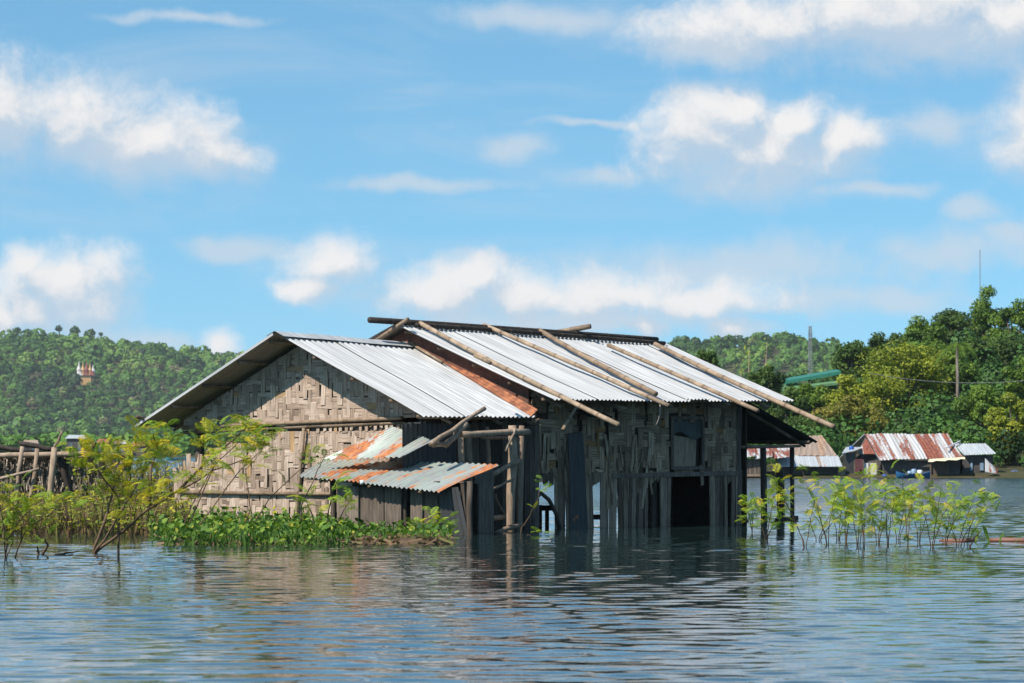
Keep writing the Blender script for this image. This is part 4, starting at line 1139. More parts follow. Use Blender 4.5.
# the row on the right
rowspec = [(752, 533, -6, 500, .16), (766, 541, 8, 496, .2), (806, 548, -34, 474, .35), (828, 545, -26, 470, .3), (838, 540, 8, 476, .25), (846, 543, -2, 484, .3), (858, 546, 6, 478, .12), (864, 548, -8, 490, .12),
           (878, 543, 10, 476, .12), (888, 545, -3, 486, .2), (898, 541, 12, 480, .15), (908, 547, -6, 476, .15), (919, 543, 5, 488, .2), (932, 548, 10, 484, .2), (944, 544, 14, 486, .1), (958, 547, 18, 490, .12), (966, 545, 14, 496, .25), (818, 541, 20, 498, .15)]
where = ['beside the shed corner', 'in front of the near lean to post', 'leaning left with yellow tips', 'leaning left toward the far brown house', 'upright under the far house gap', 'left of the row centre',
         'tall, below the far striped house', 'short, below the far striped house', 'full leaved near the row centre', 'thin, right of the row centre', 'leaning right past the row centre', 'tallest, under the far blue boat',
         'upright, right of the tallest', 'bushy, right part of the row', 'leaning right, near the row end', 'leaning far right at the row end', 'last and lowest at the right end', 'small, between the two leaning ones']
for (bx, by, ln, ty_, yel), wh in zip(rowspec, where):
    Yd = CAMH * F / (by - HOR)
    s1 = [(bx, by), (bx + ln * .35, by - (by - ty_) * .4), (bx + ln * .75, by - (by - ty_) * .75), (bx + ln, ty_)]
    s2 = [(bx, by), (bx - ln * .2 - 3, by - (by - ty_) * .35), (bx - ln * .3 + random.uniform(-8, 8), by - (by - ty_) * .72)]
    s3 = [(bx, by), (bx + ln * .6 + 5, by - (by - ty_) * .5), (bx + ln + random.uniform(4, 14), by - (by - ty_) * .78)]
    shrub('mimosa_shrub', 'feathery shrub of the right hand row, ' + wh, [s1, s2, s3], Yd, 46, .27, yel, group='shrubs standing in the water at right', r=.010, top_only=.20, spreadv=.17)
e = shrub('reed_shoot', 'few broad green blades rising from the water at the right edge', [[(968, 548), (976, 536), (982, 530)]], 60.5, 0, .3, 0, 'reeds', r=.02)
for i, (a, b) in enumerate((((990, 541), (982, 524)), ((998, 541), (1006, 531)), ((1012, 540), (1030, 533)), ((974, 545), (982, 528)))):
    A, B = at(*a, 64), at(*b, 64); A.z = -.05; M_ = A.lerp(B, .6) + Vector((0, 0, .05)); w = Vector((.035, 0, .02))
    MB().add([A - w * .4, A + w * .4, M_ + w, B, M_ - w], [(0, 1, 2, 3, 4)], .6 + .1 * i).build('blade', 'hyacinth_leaf', e)
def log(px0, px1, py, r, label):
    A, B = on_water(px0, py), on_water(px1, py + .4); A.z = B.z = r * .35
    pts = [A.lerp(B, f) + Vector((0, random.uniform(-.05, .05), random.uniform(-.01, .015))) for f in (0, .2, .4, .6, .8, 1)]
    o = MB().tube(pts, [r * q for q in (.6, 1, 1.1, .9, 1, .6)], 8, .5).build('floating_branch', 'wet_bark', None, True)
    tag(o, label, 'branch', 'reddish branches adrift')
log(940, 977, 541.5, .05, 'reddish branch floating at the end of the shrub row')
log(989, 1034, 541.5, .055, 'reddish branch floating at the right edge of the picture')

# ================================================================== weeds behind the left shrubs and the hyacinth mat
def weeds(name, label, n, pxr, yr, hr, seed_tone):
    V, T = [], []
    for i in range(n):
        py = rng.uniform(*yr); Y = CAMH * F / (py - HOR); px = rng.uniform(*pxr)
        b = at(px, py, Y); b.z = -.05; h = rng.uniform(*hr); lx = rng.normal(0, .22) * h; ly = rng.normal(0, .2) * h; w = rng.uniform(.008, .02)
        m_ = b + Vector((lx * .4, ly * .4, h * .6)); t_ = b + Vector((lx, ly, h))
        o_ = Vector((w, rng.uniform(-w, w), 0)); tn = rng.uniform(0, .5)
        V.append([b - o_, b + o_, m_ + o_ * .8, m_ - o_ * .8]); T.append(tn)
        V.append([m_ - o_ * .8, m_ + o_ * .8, t_ + o_ * .3, t_ - o_ * .3]); T.append(tn)
        for k in range(rng.integers(3, 8)):
            f = rng.uniform(.3, 1); c = b + Vector((lx * f, ly * f, h * f)); a = rng.uniform(0, 6.28); ll = rng.uniform(.09, .21)
            d = Vector((math.cos(a), math.sin(a), rng.uniform(-.3, .6))) * ll; s_ = Vector((-math.sin(a), math.cos(a), .3)) * ll * .22
            V.append([c, c + d * .5 + s_, c + d, c + d * .5 - s_]); T.append(np.clip(rng.normal(seed_tone, .2), 0, 1))
    o = quads_mesh(name, np.array([[list(p) for p in q] for q in V]), T, 'weed', None, 'stuff')
    return tag(o, label, 'weeds')
weeds('water_weeds', 'tangle of brown and green weeds along the waterline below the rack', 1300, (-30, 188), (520, 536), (.25, .95), .74)
weeds('water_weeds', 'taller green weeds growing between the rack and the house', 420, (84, 186), (514, 524), (.7, 1.7), .8)

V, T, SV = [], [], []
def hyacinth(n, pxr, yr, hs):
    for i in range(n):
        px = rng.uniform(*pxr); py = rng.uniform(*yr); Y = CAMH * F / (py - HOR); b = at(px, py, Y); b.z = 0
        h = rng.uniform(*hs); a = rng.uniform(0, 6.28); up = rng.uniform(.2, 1.1); c = b + Vector((rng.normal(0, .08), rng.normal(0, .08), h))
        sz = rng.uniform(.07, .14); d = Vector((math.cos(a), math.sin(a), up)).normalized(); s_ = d.cross(Vector((rng.normal(0, .4), rng.normal(0, .4), 1))).normalized(); n_ = s_.cross(d)
        tn = np.clip(rng.normal(.5, .28), 0, 1)
        for sg in (-1, 1):
            V.append([c, c + d * sz * .45 + s_ * sg * sz * .5 + n_ * sz * .12, c + d * sz + s_ * sg * sz * .3 + n_ * sz * .1, c + d * sz * 1.15]); T.append(tn)
        w = Vector((.012, 0, 0)); V.append([b - w, b + w, c + w, c - w]); T.append(.35)
hyacinth(1900, (164, 348), (528, 546), (.02, .34)); hyacinth(500, (300, 452), (531, 543), (.02, .26)); hyacinth(260, (150, 200), (524, 540), (.05, .4)); hyacinth(300, (170, 346), (520, 530), (.15, .5))
o = quads_mesh('water_hyacinth', np.array([[list(p) for p in q] for q in V]), T, 'hyacinth_leaf', None, 'stuff')
tag(o, 'bright green mat of water hyacinth along the foot of the house', 'water plants')
V, T = [], []
for i in range(900):
    px = rng.uniform(166, 448); py = rng.uniform(531, 545); Y = CAMH * F / (py - HOR); b = at(px, py, Y); b.z = rng.uniform(.0, .07)
    d = Vector((rng.normal(0, .14), rng.normal(0, .14), rng.uniform(0, .1))); s_ = Vector((.015, .01, .02)); V.append([b - d - s_, b - d + s_, b + d + s_, b + d - s_]); T.append(rng.uniform(0, .45))
tag(quads_mesh('plant_litter', np.array([[list(p) for p in q] for q in V]), T, 'weed', None, 'stuff'), 'brown dead stalks under the floating green plants', 'litter')

# ================================================================== trees on the right bank
def tree(name, label, cx, ytop, ybot, hw, Y, kind, group, n=5200, lean_=0.0, trunk_tone=.5, leafs=.16, bare=0.0):
    c = at(cx, (ytop + ybot) / 2, Y); zg = float(land(c.x, Y)) - .2
    top, bot = at(cx, ytop, Y).z, max(at(cx, ybot, Y).z, zg + .3)
    rz, rx = (top - bot) / 2, hw / F * Y; zc_ = (top + bot) / 2
    e = empty(name, (c.x - lean_, Y, zg), label, 'tree', group)
    ncl = int(rng.integers(30, 42)); cc = rng.normal(0, 1, (ncl, 3)); cc /= np.linalg.norm(cc, axis=1)[:, None]
    cc *= (rng.uniform(.35, .92, (ncl, 1)) ** .7)
    cen = cc * np.array([rx * .94, rx * .85, rz * .97]) + np.array([c.x, Y, zc_])
    mb = MB(); base = Vector((c.x - lean_, Y, zg - .4)); fork = Vector((c.x, Y, bot + rz * .45)); tr = .035 * rx * 2 + .05
    mb.tube([base, base.lerp(fork, .4) + Vector((rng.normal(0, .08), 0, 0)), base.lerp(fork, .75) + Vector((rng.normal(0, .1), 0, 0)), fork], [tr * 1.3, tr, tr * .9, tr * .75], 8, trunk_tone)
    for q in cen[:16]:
        q = Vector(q); mid = fork.lerp(q, .5) + Vector((0, 0, -.15 * rz)); mb.tube([fork, mid, q], [tr * .6, tr * .35, tr * .12], 5, trunk_tone)
    mb.build('trunk', 'bark', e, True)
    per = int(n * 1.5) // ncl; VV, TT = [], []
    for q in cen:
        rc = rx * rng.uniform(.22, .40); tn = np.clip(rng.normal(.5, .16), .1, .9)
        d = rng.normal(0, 1, (per, 3)); d /= np.linalg.norm(d, axis=1)[:, None]; rr = rng.random((per, 1)) ** .45
        pts = q + d * rr * rc * np.array([1, 1, .78])
        out_ = d + np.array([0, 0, .35])
        VV.append(leaf_quads(pts, out_, np.full(per, leafs), .6, .55)); TT.append(np.clip(tn + rng.normal(0, .13, per), 0, 1))
    quads_mesh('crown', np.concatenate(VV), np.concatenate(TT), kind, e, 'stuff')
    return e
G1, G2 = 'trees on the right bank', 'trees along the top of the right bank'
TREES = [(905, 342, 428, 52, 262, 'crown_yellow', 'broad yellow green tree above the far striped house', G1, 9000), (866, 362, 440, 40, 252, 'crown_yellow', 'yellow green tree left of the broad one, over the gap between the far houses', G1, 7600),
         (850, 394, 456, 37, 241, 'crown_olive', 'brownish olive tree just behind the far houses, lower left of the yellow trees', G1, 7000), (812, 414, 460, 28, 238, 'crown_dark', 'dark low tree behind the far brown house', G1, 5000),
         (944, 346, 432, 33, 272, 'crown_mid', 'tall green tree with pale bare forked trunk behind the striped roof', G1, 6400), (985, 378, 470, 34, 246, 'crown_mid', 'green tree above the far grey roof', G1, 6400),
         (1014, 388, 476, 30, 230, 'crown_yellow', 'light yellow green tree hanging over the right edge of the bank', G1, 6800), (962, 418, 472, 24, 240, 'crown_mid', 'small leafy tree right behind the striped roof end', G1, 4200),
         (912, 424, 472, 34, 238, 'crown_dark', 'dark leafy tree straight behind the striped roof', G1, 5000), (1034, 350, 450, 32, 262, 'crown_mid', 'green tree cut off by the right picture edge', G1, 5200),
         (856, 338, 388, 30, 300, 'crown_dark', 'dark tree at the left end of the bank skyline', G2, 5200), (889, 330, 385, 26, 312, 'crown_dark', 'dark rounded skyline tree behind the broad yellow tree', G2, 4600),
         (922, 314, 382, 30, 312, 'crown_mid', 'green skyline tree left of the palm', G2, 5000), (955, 302, 372, 28, 318, 'crown_dark', 'dark skyline tree behind the palm', G2, 4800),
         (988, 288, 362, 32, 322, 'crown_mid', 'highest green tree on the bank skyline', G2, 5600), (1016, 298, 372, 28, 312, 'crown_mid', 'green skyline tree right of the highest one', G2, 4800),
         (1008, 338, 402, 32, 292, 'crown_dark', 'dark tree on the slope below the skyline at right', G2, 4800), (976, 340, 404, 28, 288, 'crown_dark', 'dark tree on the slope right of the palm trunk', G2, 4600),
         (930, 342, 400, 30, 296, 'crown_mid', 'green tree on the slope just left of the palm trunk', G2, 4600), (706, 347, 392, 14, 258, 'crown_dark', 'small dark treetop showing over the shed roof', G1, 2600),
         (765, 364, 412, 20, 252, 'crown_dark', 'dark tree left of the green roofed building', G1, 4000), (746, 388, 445, 24, 246, 'crown_dark', 'dark tree just above the shed roof end', G1, 4200),
         (789, 387, 456, 27, 243, 'crown_dark', 'dark tree below the green roofed building', G1, 4600), (810, 384, 445, 27, 262, 'crown_mid', 'green tree in front of the green roofed building', G1, 4000),
         (838, 388, 436, 20, 292, 'crown_mid', 'green tree at the right end of the green roofed building', G1, 4000), (724, 372, 425, 18, 250, 'crown_dark', 'dark tree between the shed roof and the bank', G1, 3400)]
for (cx, yt, yb, hw, Y, kd, lab, gr, n) in TREES:
    tree('bank_tree', lab, cx, yt, yb, hw, Y, kd, gr, n, leafs=.135 if Y < 280 else .16, trunk_tone=.9 if 'pale bare' in lab else .4)
# low scrub that fills the bank between the trunks
x, y = scatter(8, 60, 221, 320, 3.4)
z = land(x, y)
wood_mass('bank_scrub', 'dark scrub filling the right bank under the trees', np.stack([x, y, z - .3], 1), rng.uniform(1.0, 2.3, len(x)), np.clip(rng.normal(.28, .16, len(x)), 0, .9), quad=.085)
# palm
Yp = 258.0; pt = at(957, 346, Yp); zb = float(land(pt.x, Yp))
palm = empty('palm_tree', (pt.x, Yp, zb), 'slender palm with a thin pale trunk among the bank trees', 'palm')
MB().tube([(pt.x + .1, Yp, zb - .3), (pt.x + .05, Yp, zb + (pt.z - zb) * .5), (pt.x, Yp, pt.z)], [.17, .13, .11], 8, .9).build('trunk', 'bark', palm, True)
for i in range(13):
    a = i * 2.4; ln = rng.uniform(1.3, 1.9); el_ = rng.uniform(.1, 1.0); m = MB()
    pts = [Vector((pt.x, Yp, pt.z)) + Vector((math.cos(a) * ln * f, math.sin(a) * ln * f, ln * (el_ * f - 1.05 * f * f))) for f in (0, .25, .5, .75, 1)]
    m.tube(pts, [.03, .025, .02, .015, .008], 4, .3)
    for j in range(14):
        f = .2 + .8 * j / 13; p = pts[min(3, int(f * 4))].lerp(pts[min(4, int(f * 4) + 1)], f * 4 - min(3, int(f * 4)))
        for sg in (-1, 1):
            d = Vector((-math.sin(a) * sg + math.cos(a) * .5, math.cos(a) * sg + math.sin(a) * .5, -.45)) * .42
            m.add([p, p + d * .5 + Vector((0, 0, .035)), p + d, p + d * .5 - Vector((0, 0, .035))], [(0, 1, 2, 3)], rng.uniform(.3, .9))
    m.build('palm_frond', 'crown_mid', palm)
for (px, y0, y1, h) in ((748, 348, 385, 'tall bare bamboo shoot left of the distant mast'), (761, 342, 372, 'leaning bare bamboo shoot above the dark tree'), (740, 370, 388, 'short pale bamboo shoot above the shed roof')):
    A = at(px, y1 + 30, 256); B = at(px + (6 if 'leaning' in h else 1), y0, 256); zg = float(land(A.x, 256)); A.z = zg - .2
    e = empty('bamboo_shoot', (A.x, 256, zg), h, 'bamboo', 'bare bamboo shoots'); m = MB().tube([A, A.lerp(B, .6), B], [.06, .045, .02], 6, .8); m.build('culm', 'pale_timber', e, True)
    n = 40; f = rng.uniform(.55, 1, n); cen = np.array([list(A.lerp(B, q)) for q in f]) + rng.normal(0, .22, (n, 3))
    quads_mesh('leaves', leaf_quads(cen, rng.normal(0, 1, (n, 3)), np.full(n, .16), .3), rng.uniform(.5, 1, n), 'crown_yellow', e, 'stuff')

# ================================================================== far houses on the right shore
FY = 213.0
def flat_box(px0, px1, py0, py1, Y, depth):
    """centre and half axes of an upright box seen face on"""
    a, b = at(px0, py1, Y), at(px1, py0, Y)
    return ((a.x + b.x) / 2, Y + depth / 2, (a.z + b.z) / 2), ((b.x - a.x) / 2, 0, 0), (0, depth / 2, 0), (0, 0, (b.z - a.z) / 2)
def slab(m, pts, th=.05, tn=.5):
    pts = [Vector(p) for p in pts]; n = len(pts); d = Vector((0, 0, -th))
    m.add(pts + [p + d for p in pts], [tuple(range(n)), tuple(range(n, 2 * n))[::-1]] + [(i, (i + 1) % n, n + (i + 1) % n, n + i)[::-1] for i in range(n)], tn)
    return m
# striped house
sh = empty('lakeside_house', at(915, 478, FY), 'dark lakeside house under a white roof streaked with red rust', 'house')
rA, rB = at(864, 434, FY + 3.2), at(947, 434, FY + 4.2); eA, eB = at(879.5, 460, FY - .4), at(963, 457.5, FY + .5)
for i in range(8):
    f0, f1 = max(0, (i - .06) / 8), (i + 1) / 8
    corrugated(rA.lerp(rB, f0), rA.lerp(rB, f1), eA.lerp(eB, f0), eA.lerp(eB, f1), .22, .025, 4, .03, random.uniform(0, .6), lift=.015 * (i % 2)).build('roof_sheet', 'far_rust_roof', sh, True)
bA, bB = rA + Vector((-1.4, 3.6, -1.7)), rB + Vector((-1.2, 3.6, -1.7))
slab(MB(), [rA, rB, bB, bA]).build('back_roof', 'far_grey_roof', sh)
zt_ = at(0, 461, FY).z
m = MB(); m.box(*flat_box(882, 960, 459.5, 480, FY + .3, 3.0), .5); m.build('wall', 'dark_wall', sh)
# gable end at the left, part white boards
gA = at(858, 478, FY + 3); gz = at(0, 455, FY + 1).z
MB().add([at(881, 479, FY + .25), at(856, 479, FY + 3.4), at(856, 455, FY + 3.4), at(865, 437, FY + 3.1), at(881, 459, FY + .25)], [(0, 1, 2, 3, 4)], .5).build('gable', 'dark_wall', sh)
MB().add([at(857, 454, FY + 2.6), at(866, 438, FY + 2.4), at(875, 454, FY + .4)], [(0, 1, 2)], .4).build('gable_panel', 'far_rust_roof', sh)
dr = MB().box(*flat_box(864, 876.5, 463, 475, FY + .2, .08), .5).build('door', 'white_paint', sh)
MB().box(*flat_box(868.5, 869.3, 463, 475, FY + .12, .06), .5).build('door_rail', 'maroon_paint', dr)
MB().box(*flat_box(855.5, 863, 459, 477, FY + .5, .1), .5).build('door', 'maroon_paint', sh)
for px in (854.5, 863.3, 877.5, 930.5, 948): MB().bar(at(px, 481, FY + .1), at(px, 460, FY + .1), .09, .09, .6).build('post', 'old_timber', sh)
for i in range(9):
    MB().box(*flat_box(931.5 + i * 1.75, 933 + i * 1.75, 461, 476, FY + .18, .05), random.uniform(.2, .8)).build('plank', 'brown_wall', sh)
MB().box(*flat_box(879, 929, 459.2, 460.4, FY - .1, .1), .5).build('fascia', 'old_timber', sh)
aw = MB(); n = 9
for i in range(n):
    f0, f1 = i / n, (i + 1) / n; q = lambda f: at(929 + 36 * f, 459.0 - 2 * f, FY + .2); w_ = lambda f: at(928 + 37 * f, 461.8 - 2.6 * f + .6 * math.sin(f * 19), FY - 1.0)
    aw.add([q(f0), q(f1), w_(f1), w_(f0)], [(0, 1, 2, 3)], .5)
aw.build('awning', 'canvas', sh, True)
MB().box(*flat_box(846, 1000, 475.6, 479.2, FY - .3, 5), .3).build('raft_deck', 'wet_bark', sh)
# left side roof of the striped house
slab(MB(), [at(842, 453, FY + .2), at(856, 450, FY + .4), at(864, 447, FY + 3), at(846, 447, FY + 3)]).build('side_roof', 'far_grey_roof', sh)
MB().box(*flat_box(846, 855, 453, 479, FY + .6, 2), .5).build('side_wall', 'grey_siding', sh)
# grey annexe
an = empty('lakeside_annexe', at(975, 478, FY), 'small grey roofed annexe at the right end of the striped house', 'annexe')
g0, g1, g2, g3 = at(953, 444, FY + 3.6), at(985, 443.4, FY + 3.8), at(996, 453.6, FY + .2), at(964, 455, FY + .2)
for i in range(3): corrugated(g0.lerp(g1, i / 3), g0.lerp(g1, (i + 1) / 3), g3.lerp(g2, i / 3), g3.lerp(g2, (i + 1) / 3), .2, .02, 3, .02, random.random() * .5).build('roof_sheet', 'far_grey_roof', an, True)
MB().box(*flat_box(962.5, 993, 455, 476, FY + .6, 3), .5).build('wall', 'dark_wall', an)
for (a, b) in ((979.5, 984), (970, 973)):
    w_ = MB().box(*flat_box(a, b, 462, 471, FY + .55, .06), .5).build('window', 'old_timber', an); MB().box(*flat_box(a + .5, b - .5, 462.6, 470.4, FY + .52, .03), .5).build('pane', 'pale_blue_plastic', w_)
slab(MB(), [at(985, 458, FY - .2), at(998, 470, FY - .2), at(997, 473, FY - .5), at(985, 471, FY - .5)], .06).build('leaning_sheet', 'far_rust_roof', an)
MB().bar(at(946, 448, FY + 1), at(960, 441, FY + 3.5), .12, .05, .5).build('loose_sheet', 'far_grey_roof', an)
# brown house
bh = empty('thatch_brown_house', at(805, 478, FY), 'brown roofed lakeside house half hidden by the shed', 'house')
q0, q1, q2, q3 = at(794, 437, FY + 4), at(821.5, 435, FY + 4), at(837, 456, FY + .8), at(772, 456, FY + .8)
for i in range(5): corrugated(q0.lerp(q1, i / 5), q0.lerp(q1, (i + 1) / 5), q3.lerp(q2, i / 5), q3.lerp(q2, (i + 1) / 5), .25, .02, 3, .03, random.random() * .6).build('roof_sheet', 'far_brown_roof', bh, True)
for (a, b) in ((776, 794), (794.4, 815), (819, 838)):
    slab(MB(), [at(a, 455.5, FY + .9), at(b, 455.5, FY + .9), at(b + 4.5, 466.2, FY - .6), at(a + 3, 466.2, FY - .6)], .04).build('eave_sheet', 'far_grey_roof', bh)
slab(MB(), [at(815.2, 455.6, FY + .9), at(818.8, 455.6, FY + .9), at(823, 466, FY - .55), at(819, 466, FY - .55)], .04).build('eave_sheet', 'far_brown_roof', bh)
MB().box(*flat_box(782, 842, 464, 480, FY + .3, 3), .5).build('wall', 'dark_wall', bh)
MB().box(*flat_box(838, 845.5, 466, 477, FY + .1, .3), .5).build('bamboo_screen', 'pale_timber', bh)
MB().box(*flat_box(738, 848, 476.5, 480, FY - .3, 4), .3).build('raft_deck', 'wet_bark', bh)
hb = empty('rusty_hut', at(757, 478, FY - 1), 'small grey plank hut with a low rusty roof seen under the shed eave', 'hut')
for i in range(3):
    p_ = lambda f, y, d: at(738 + 52 * f, y, FY + d)
    corrugated(p_(i / 3, 448, 2), p_((i + 1) / 3, 447.5, 2), p_(i / 3, 459, -1.3), p_((i + 1) / 3, 456.5, -1.3), .22, .02, 3, .03, random.random() * .6).build('roof_sheet', 'far_rust_roof', hb, True)
for i in range(8): MB().box(*flat_box(741 + i * 2.6, 743.3 + i * 2.6, 459, 476, FY - .9, .1), random.uniform(.3, 1)).build('plank', 'old_timber', hb)
MB().box(*flat_box(741, 762, 459, 477, FY - .75, 2), .3).build('wall', 'dark_wall', hb)
MB().box(*flat_box(741, 761, 474.2, 476.4, FY - 1.3, .3), .5).build('bench', 'pale_timber', hb)
# things on the rafts
def boat(px0, px1, py, label, m_='boat_blue', Y=211.0, h=.30):
    A, B = at(px0, py, Y), at(px1, py, Y); ln = B.x - A.x; e = empty('canoe', ((A.x + B.x) / 2, Y, 0), label, 'boat')
    m = MB(); N = 14; vs = []
    for i in range(N + 1):
        f = i / N; w = .42 * math.sin(math.pi * min(1, max(0, f * .96 + .02))) ** .55; x_ = A.x + ln * f; sh_ = h * (1 + .55 * (2 * f - 1) ** 4)
        for (k, z_) in ((-1, sh_), (-.75, .1), (0, -.08), (.75, .1), (1, sh_)): vs.append((x_, Y + k * w, z_))
    m.add(vs, [(i * 5 + j, i * 5 + j + 1, (i + 1) * 5 + j + 1, (i + 1) * 5 + j) for i in range(N) for j in range(4)], .5).build('hull', m_, e, True)
    for f in (.3, .6): MB().box((A.x + ln * f, Y, h * .75), (.1, 0, 0), (0, .36, 0), (0, 0, .02), .5).build('thwart', 'pale_timber', e)
boat(896, 930, 478.5, 'blue canoe moored in front of the striped house')
boat(166, 187, 461.5, 'small turquoise boat far out behind the house at left', 'turquoise', 560, .5)
def jug(px, py0, py1, w, m_, label, Y=FY - .25, name='water_drum', cat='drum'):
    p = at(px, py1, Y); t = at(px, py0, Y); h = t.z - p.z
    e = empty(name, p, label, cat)
    MB().tube([p, p + Vector((0, 0, h * .08)), p + Vector((0, 0, h * .5)), p + Vector((0, 0, h * .86)), p + Vector((0, 0, h))], [w * .95, w, w * .98, w, w * .7], 12, .5).build('body', m_, e, True)
    MB().tube([p + Vector((0, 0, h)), p + Vector((0, 0, h * 1.08))], w * .3, 8, .5).build('cap', 'blue_plastic', e, True)
jug(919.8, 470, 476, .19, 'white_plastic', 'white water drum on the raft of the striped house')
jug(914, 469, 476, .19, 'pale_blue_plastic', 'pale blue water drum left of the white one')
jug(909.5, 471, 476, .15, 'pale_blue_plastic', 'small pale blue jug left of the drums')
jug(885, 474.5, 477, .2, 'blue_plastic', 'squat blue tub on the raft near the white door', name='tub', cat='tub')
jug(851.5, 446, 450.5, .17, 'blue_plastic', 'blue barrel on the low roof beside the striped gable', FY + 1.6, 'barrel', 'barrel')
def heap(px0, px1, py0, py1, m_, label, Y):
    a, b = at(px0, py1, Y), at(px1, py0, Y); m = MB(); N, M_ = 14, 6; vs = []
    for j in range(M_ + 1):
        for i in range(N):
            th = 2 * math.pi * i / N; k = math.cos(j / M_ * math.pi / 2); r_ = 1 + .25 * math.sin(th * 3 + j) * (j / M_)
            vs.append(((a.x + b.x) / 2 + math.cos(th) * k * r_ * (b.x - a.x) / 2, Y + math.sin(th) * k * .8, a.z + (b.z - a.z) * math.sin(j / M_ * math.pi / 2) * (1 + .2 * math.sin(th * 2))))
    m.add(vs, [(j * N + i, j * N + (i + 1) % N, (j + 1) * N + (i + 1) % N, (j + 1) * N + i) for j in range(M_) for i in range(N)], .5)
    tag(m.build('tarpaulin_heap', m_, None, True), label, 'tarpaulin')
heap(1006, 1024, 471, 478, 'tarp_blue', 'blue grey tarpaulin heap on the shore under the right edge tree', 216)
# green roofed building on the slope
GY = 274.0; z0 = float(land(at(812, 375, GY).x, GY))
gb_ = empty('green_roofed_building', (at(812, 375, GY).x, GY, z0), 'building with a bright green roof half hidden by trees on the slope', 'building')
a, b = at(784, 381, GY), at(841, 371, GY)
MB().add([a, b, b + Vector((0, 4, .25)), a + Vector((0, 4, .25)), a + Vector((0, 0, -.28)), b + Vector((0, 0, -.28))], [(0, 1, 2, 3), (4, 5, 1, 0)], .5).build('roof', 'green_roof', gb_)
MB().box(((a.x + b.x) / 2, GY + 2.4, (z0 + a.z) / 2 - .2), ((b.x - a.x) / 2 - .2, 0, 0), (0, 1.8, 0), (0, 0, (a.z - z0) / 2), .5).build('wall', 'green_wall', gb_)
a, b = at(785, 389, GY - 2), at(842, 382, GY - 2)
MB().add([a, b, b + Vector((0, 2.3, .2)), a + Vector((0, 2.3, .2)), a + Vector((0, 0, -.2)), b + Vector((0, 0, -.2))], [(0, 1, 2, 3), (4, 5, 1, 0)], .5).build('porch_roof', 'green_wall', gb_)
for f in (.05, .35, .65, .95): MB().bar(a.lerp(b, f), Vector((a.lerp(b, f).x, GY - 2, z0 - .5)), .15, .15, .4).build('post', 'old_timber', gb_)
# masts
def mast(px, ytop, yfoot, Y, w, label, red):
    f = at(px, yfoot, Y); t = at(px, ytop, Y); zg = float(land(f.x, Y)); e = empty('lattice_mast', (f.x, Y, zg), label, 'mast')
    N = 16; lo, hi = MB(), MB()
    for i in range(N):
        m = lo if i < N * .4 else hi; f0, f1 = i / N, (i + 1) / N; z0_, z1_ = zg + (t.z - zg) * f0, zg + (t.z - zg) * f1
        w0, w1 = w * (1 - .6 * f0), w * (1 - .6 * f1)
        for (sx, sy) in ((-1, -1), (1, -1), (0, 1)):
            m.bar((f.x + sx * w0, Y + sy * w0, z0_), (f.x + sx * w1, Y + sy * w1, z1_), w * .22, w * .22, .5)
        m.bar((f.x - w0, Y - w0, z0_), (f.x + w1, Y - w1, z1_), w * .15, w * .15, .5); m.bar((f.x + w0, Y - w0, z0_), (f.x - w1, Y - w1, z1_), w * .15, w * .15, .5)
    lo.build('lower_lattice', 'tower_red' if red else 'tower_steel', e); hi.build('upper_lattice', 'tower_steel', e)
    if red:
        for k in (-1, 1): MB().box((f.x + k * w * .55, Y - w, t.z - w * 3), (w * .16, 0, 0), (0, w * .16, 0), (0, 0, w * 1.3), .5).build('antenna', 'tower_steel', e)
mast(810, 326, 372, 900, .75, 'telecom mast with a rusty lower half standing before the distant hill', True)
mast(980, 250, 300, 700, .16, 'thin grey mast rising above the highest bank tree', False)
A, B = at(868, 373, 240), at(1040, 379, 240)
tag(MB().tube([A.lerp(B, f) + Vector((0, 0, -.5 * 4 * f * (1 - f))) for f in [i / 12 for i in range(13)]], .022, 4, .5).build('power_line', 'cable'), 'single pale power line across the bank trees', 'cable')
# village under the left hill
def small_house(px0, px1, ytop, yeave, Y, roof, label, wall='dark_wall'):
    a, b = at(px0, yeave, Y), at(px1, ytop, Y); zg = float(land((a.x + b.x) / 2, Y)); w = b.x - a.x; d = w * .45; cx_ = (a.x + b.x) / 2
    e = empty('village_house', (cx_, Y, zg), label, 'house', 'village houses on the far shore'); zr, ze = b.z, a.z
    MB().add([(a.x, Y - d, ze), (b.x, Y - d, ze), (b.x - w * .12, Y, zr), (a.x + w * .12, Y, zr), (a.x, Y + d, ze), (b.x, Y + d, ze)], [(0, 1, 2, 3), (3, 2, 5, 4), (0, 3, 4), (1, 5, 2)], .5).build('roof', roof, e)
    MB().box((cx_, Y, (zg + ze) / 2 - .05), (w * .42, 0, 0), (0, d * .8, 0), (0, 0, (ze - zg) / 2), .5).build('wall', wall, e)
    for k in (-.22, .18): MB().box((cx_ + k * w, Y - d * .8 - .02, (zg + ze) / 2 + .1), (w * .07, 0, 0), (0, .04, 0), (0, 0, (ze - zg) * .22), .5).build('window', 'glass_dark', e)
small_house(66, 87, 435, 438.5, 778, 'far_grey_roof', 'far village house with a pale grey roof, above the rack poles')
small_house(97, 110, 439, 443, 782, 'red_tile', 'far village house with a red roof right of the pale one', 'brown_wall')
small_house(113, 127, 440, 444, 780, 'far_rust_roof', 'far village house with a dull rusty roof, next to the red one')
small_house(22, 40, 440, 446, 776, 'far_brown_roof', 'far village house with a brown roof behind the rack', 'brown_wall')
small_house(132, 146, 441, 446, 784, 'red_tile', 'small far red roof nearest the bamboo house', 'brown_wall')
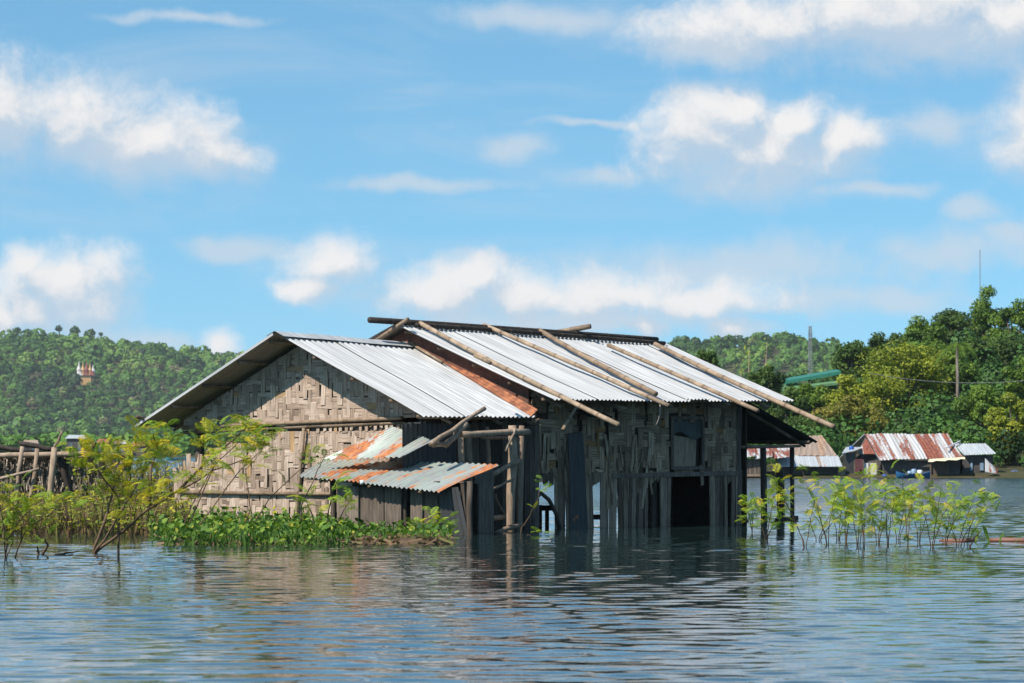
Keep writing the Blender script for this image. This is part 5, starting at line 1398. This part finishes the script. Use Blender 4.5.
# hillside temple
TY2 = 2420.0; tp = at(86, 376, TY2)
te = empty('hill_temple', (tp.x, TY2, float(land(tp.x, TY2))), 'cluster of white and gold temple roofs halfway up the left hill', 'temple')
bz = at(86, 375, TY2).z
MB().box((tp.x, TY2 - 6, (bz + te.location.z) / 2 - 1.5), (5, 0, 0), (0, 3, 0), (0, 0, (bz - te.location.z) / 2 + 2.0), .5).build('terrace', 'temple_gold', te)
for i, (px, top, mm) in enumerate(((79, 363, 'temple_white'), (83, 364, 'temple_gold'), (86.5, 363, 'red_tile'), (90, 364.5, 'temple_gold'), (93, 366, 'temple_white'))):
    p = at(px, 371, TY2 - 8 + i); h = at(px, top, TY2).z - bz
    MB().tube([(p.x, p.y, bz - 1), (p.x, p.y, bz + h * .35), (p.x, p.y, bz + h * .42), (p.x, p.y, bz + h * .7), (p.x, p.y, bz + h * 1.15)], [1.7, 1.6, 1.9, .8, .08], 8, .5).build('spire', mm, te)
for px in (80, 86, 92):
    p = at(px, 374, TY2 - 10); MB().add([(p.x - 2.2, p.y, bz - .5), (p.x + 2.2, p.y, bz - .5), (p.x, p.y, bz + 3), (p.x - 2.2, p.y + 5, bz - .5), (p.x + 2.2, p.y + 5, bz - .5), (p.x, p.y + 5, bz + 3)], [(0, 1, 2), (3, 5, 4), (0, 2, 5, 3), (1, 4, 5, 2)], .5).build('gable_roof', 'temple_white' if px == 80 else 'red_tile', te)

# ================================================================== the damp air over the lake
hz = MB(); hz.box((0, 2600, 78), (3800, 0, 0), (0, 3000, 0), (0, 0, 84)); hz = hz.build('haze', 'backing')
hm_ = bpy.data.materials.new('haze'); hm_.use_nodes = True; hm_.node_tree.nodes.clear(); T = NT(hm_.node_tree)
vo = T.n('ShaderNodeVolumePrincipled'); vo.inputs['Color'].default_value = (0.86, 0.93, 1.0, 1); vo.inputs['Density'].default_value = 0.00005; vo.inputs['Anisotropy'].default_value = 0.0
T.l(vo.outputs[0], T.n('ShaderNodeOutputMaterial').inputs['Volume'])
hz.data.materials.clear(); hz.data.materials.append(hm_)
tag(hz, 'thin damp haze over the lake and hills', 'haze', kind='stuff')
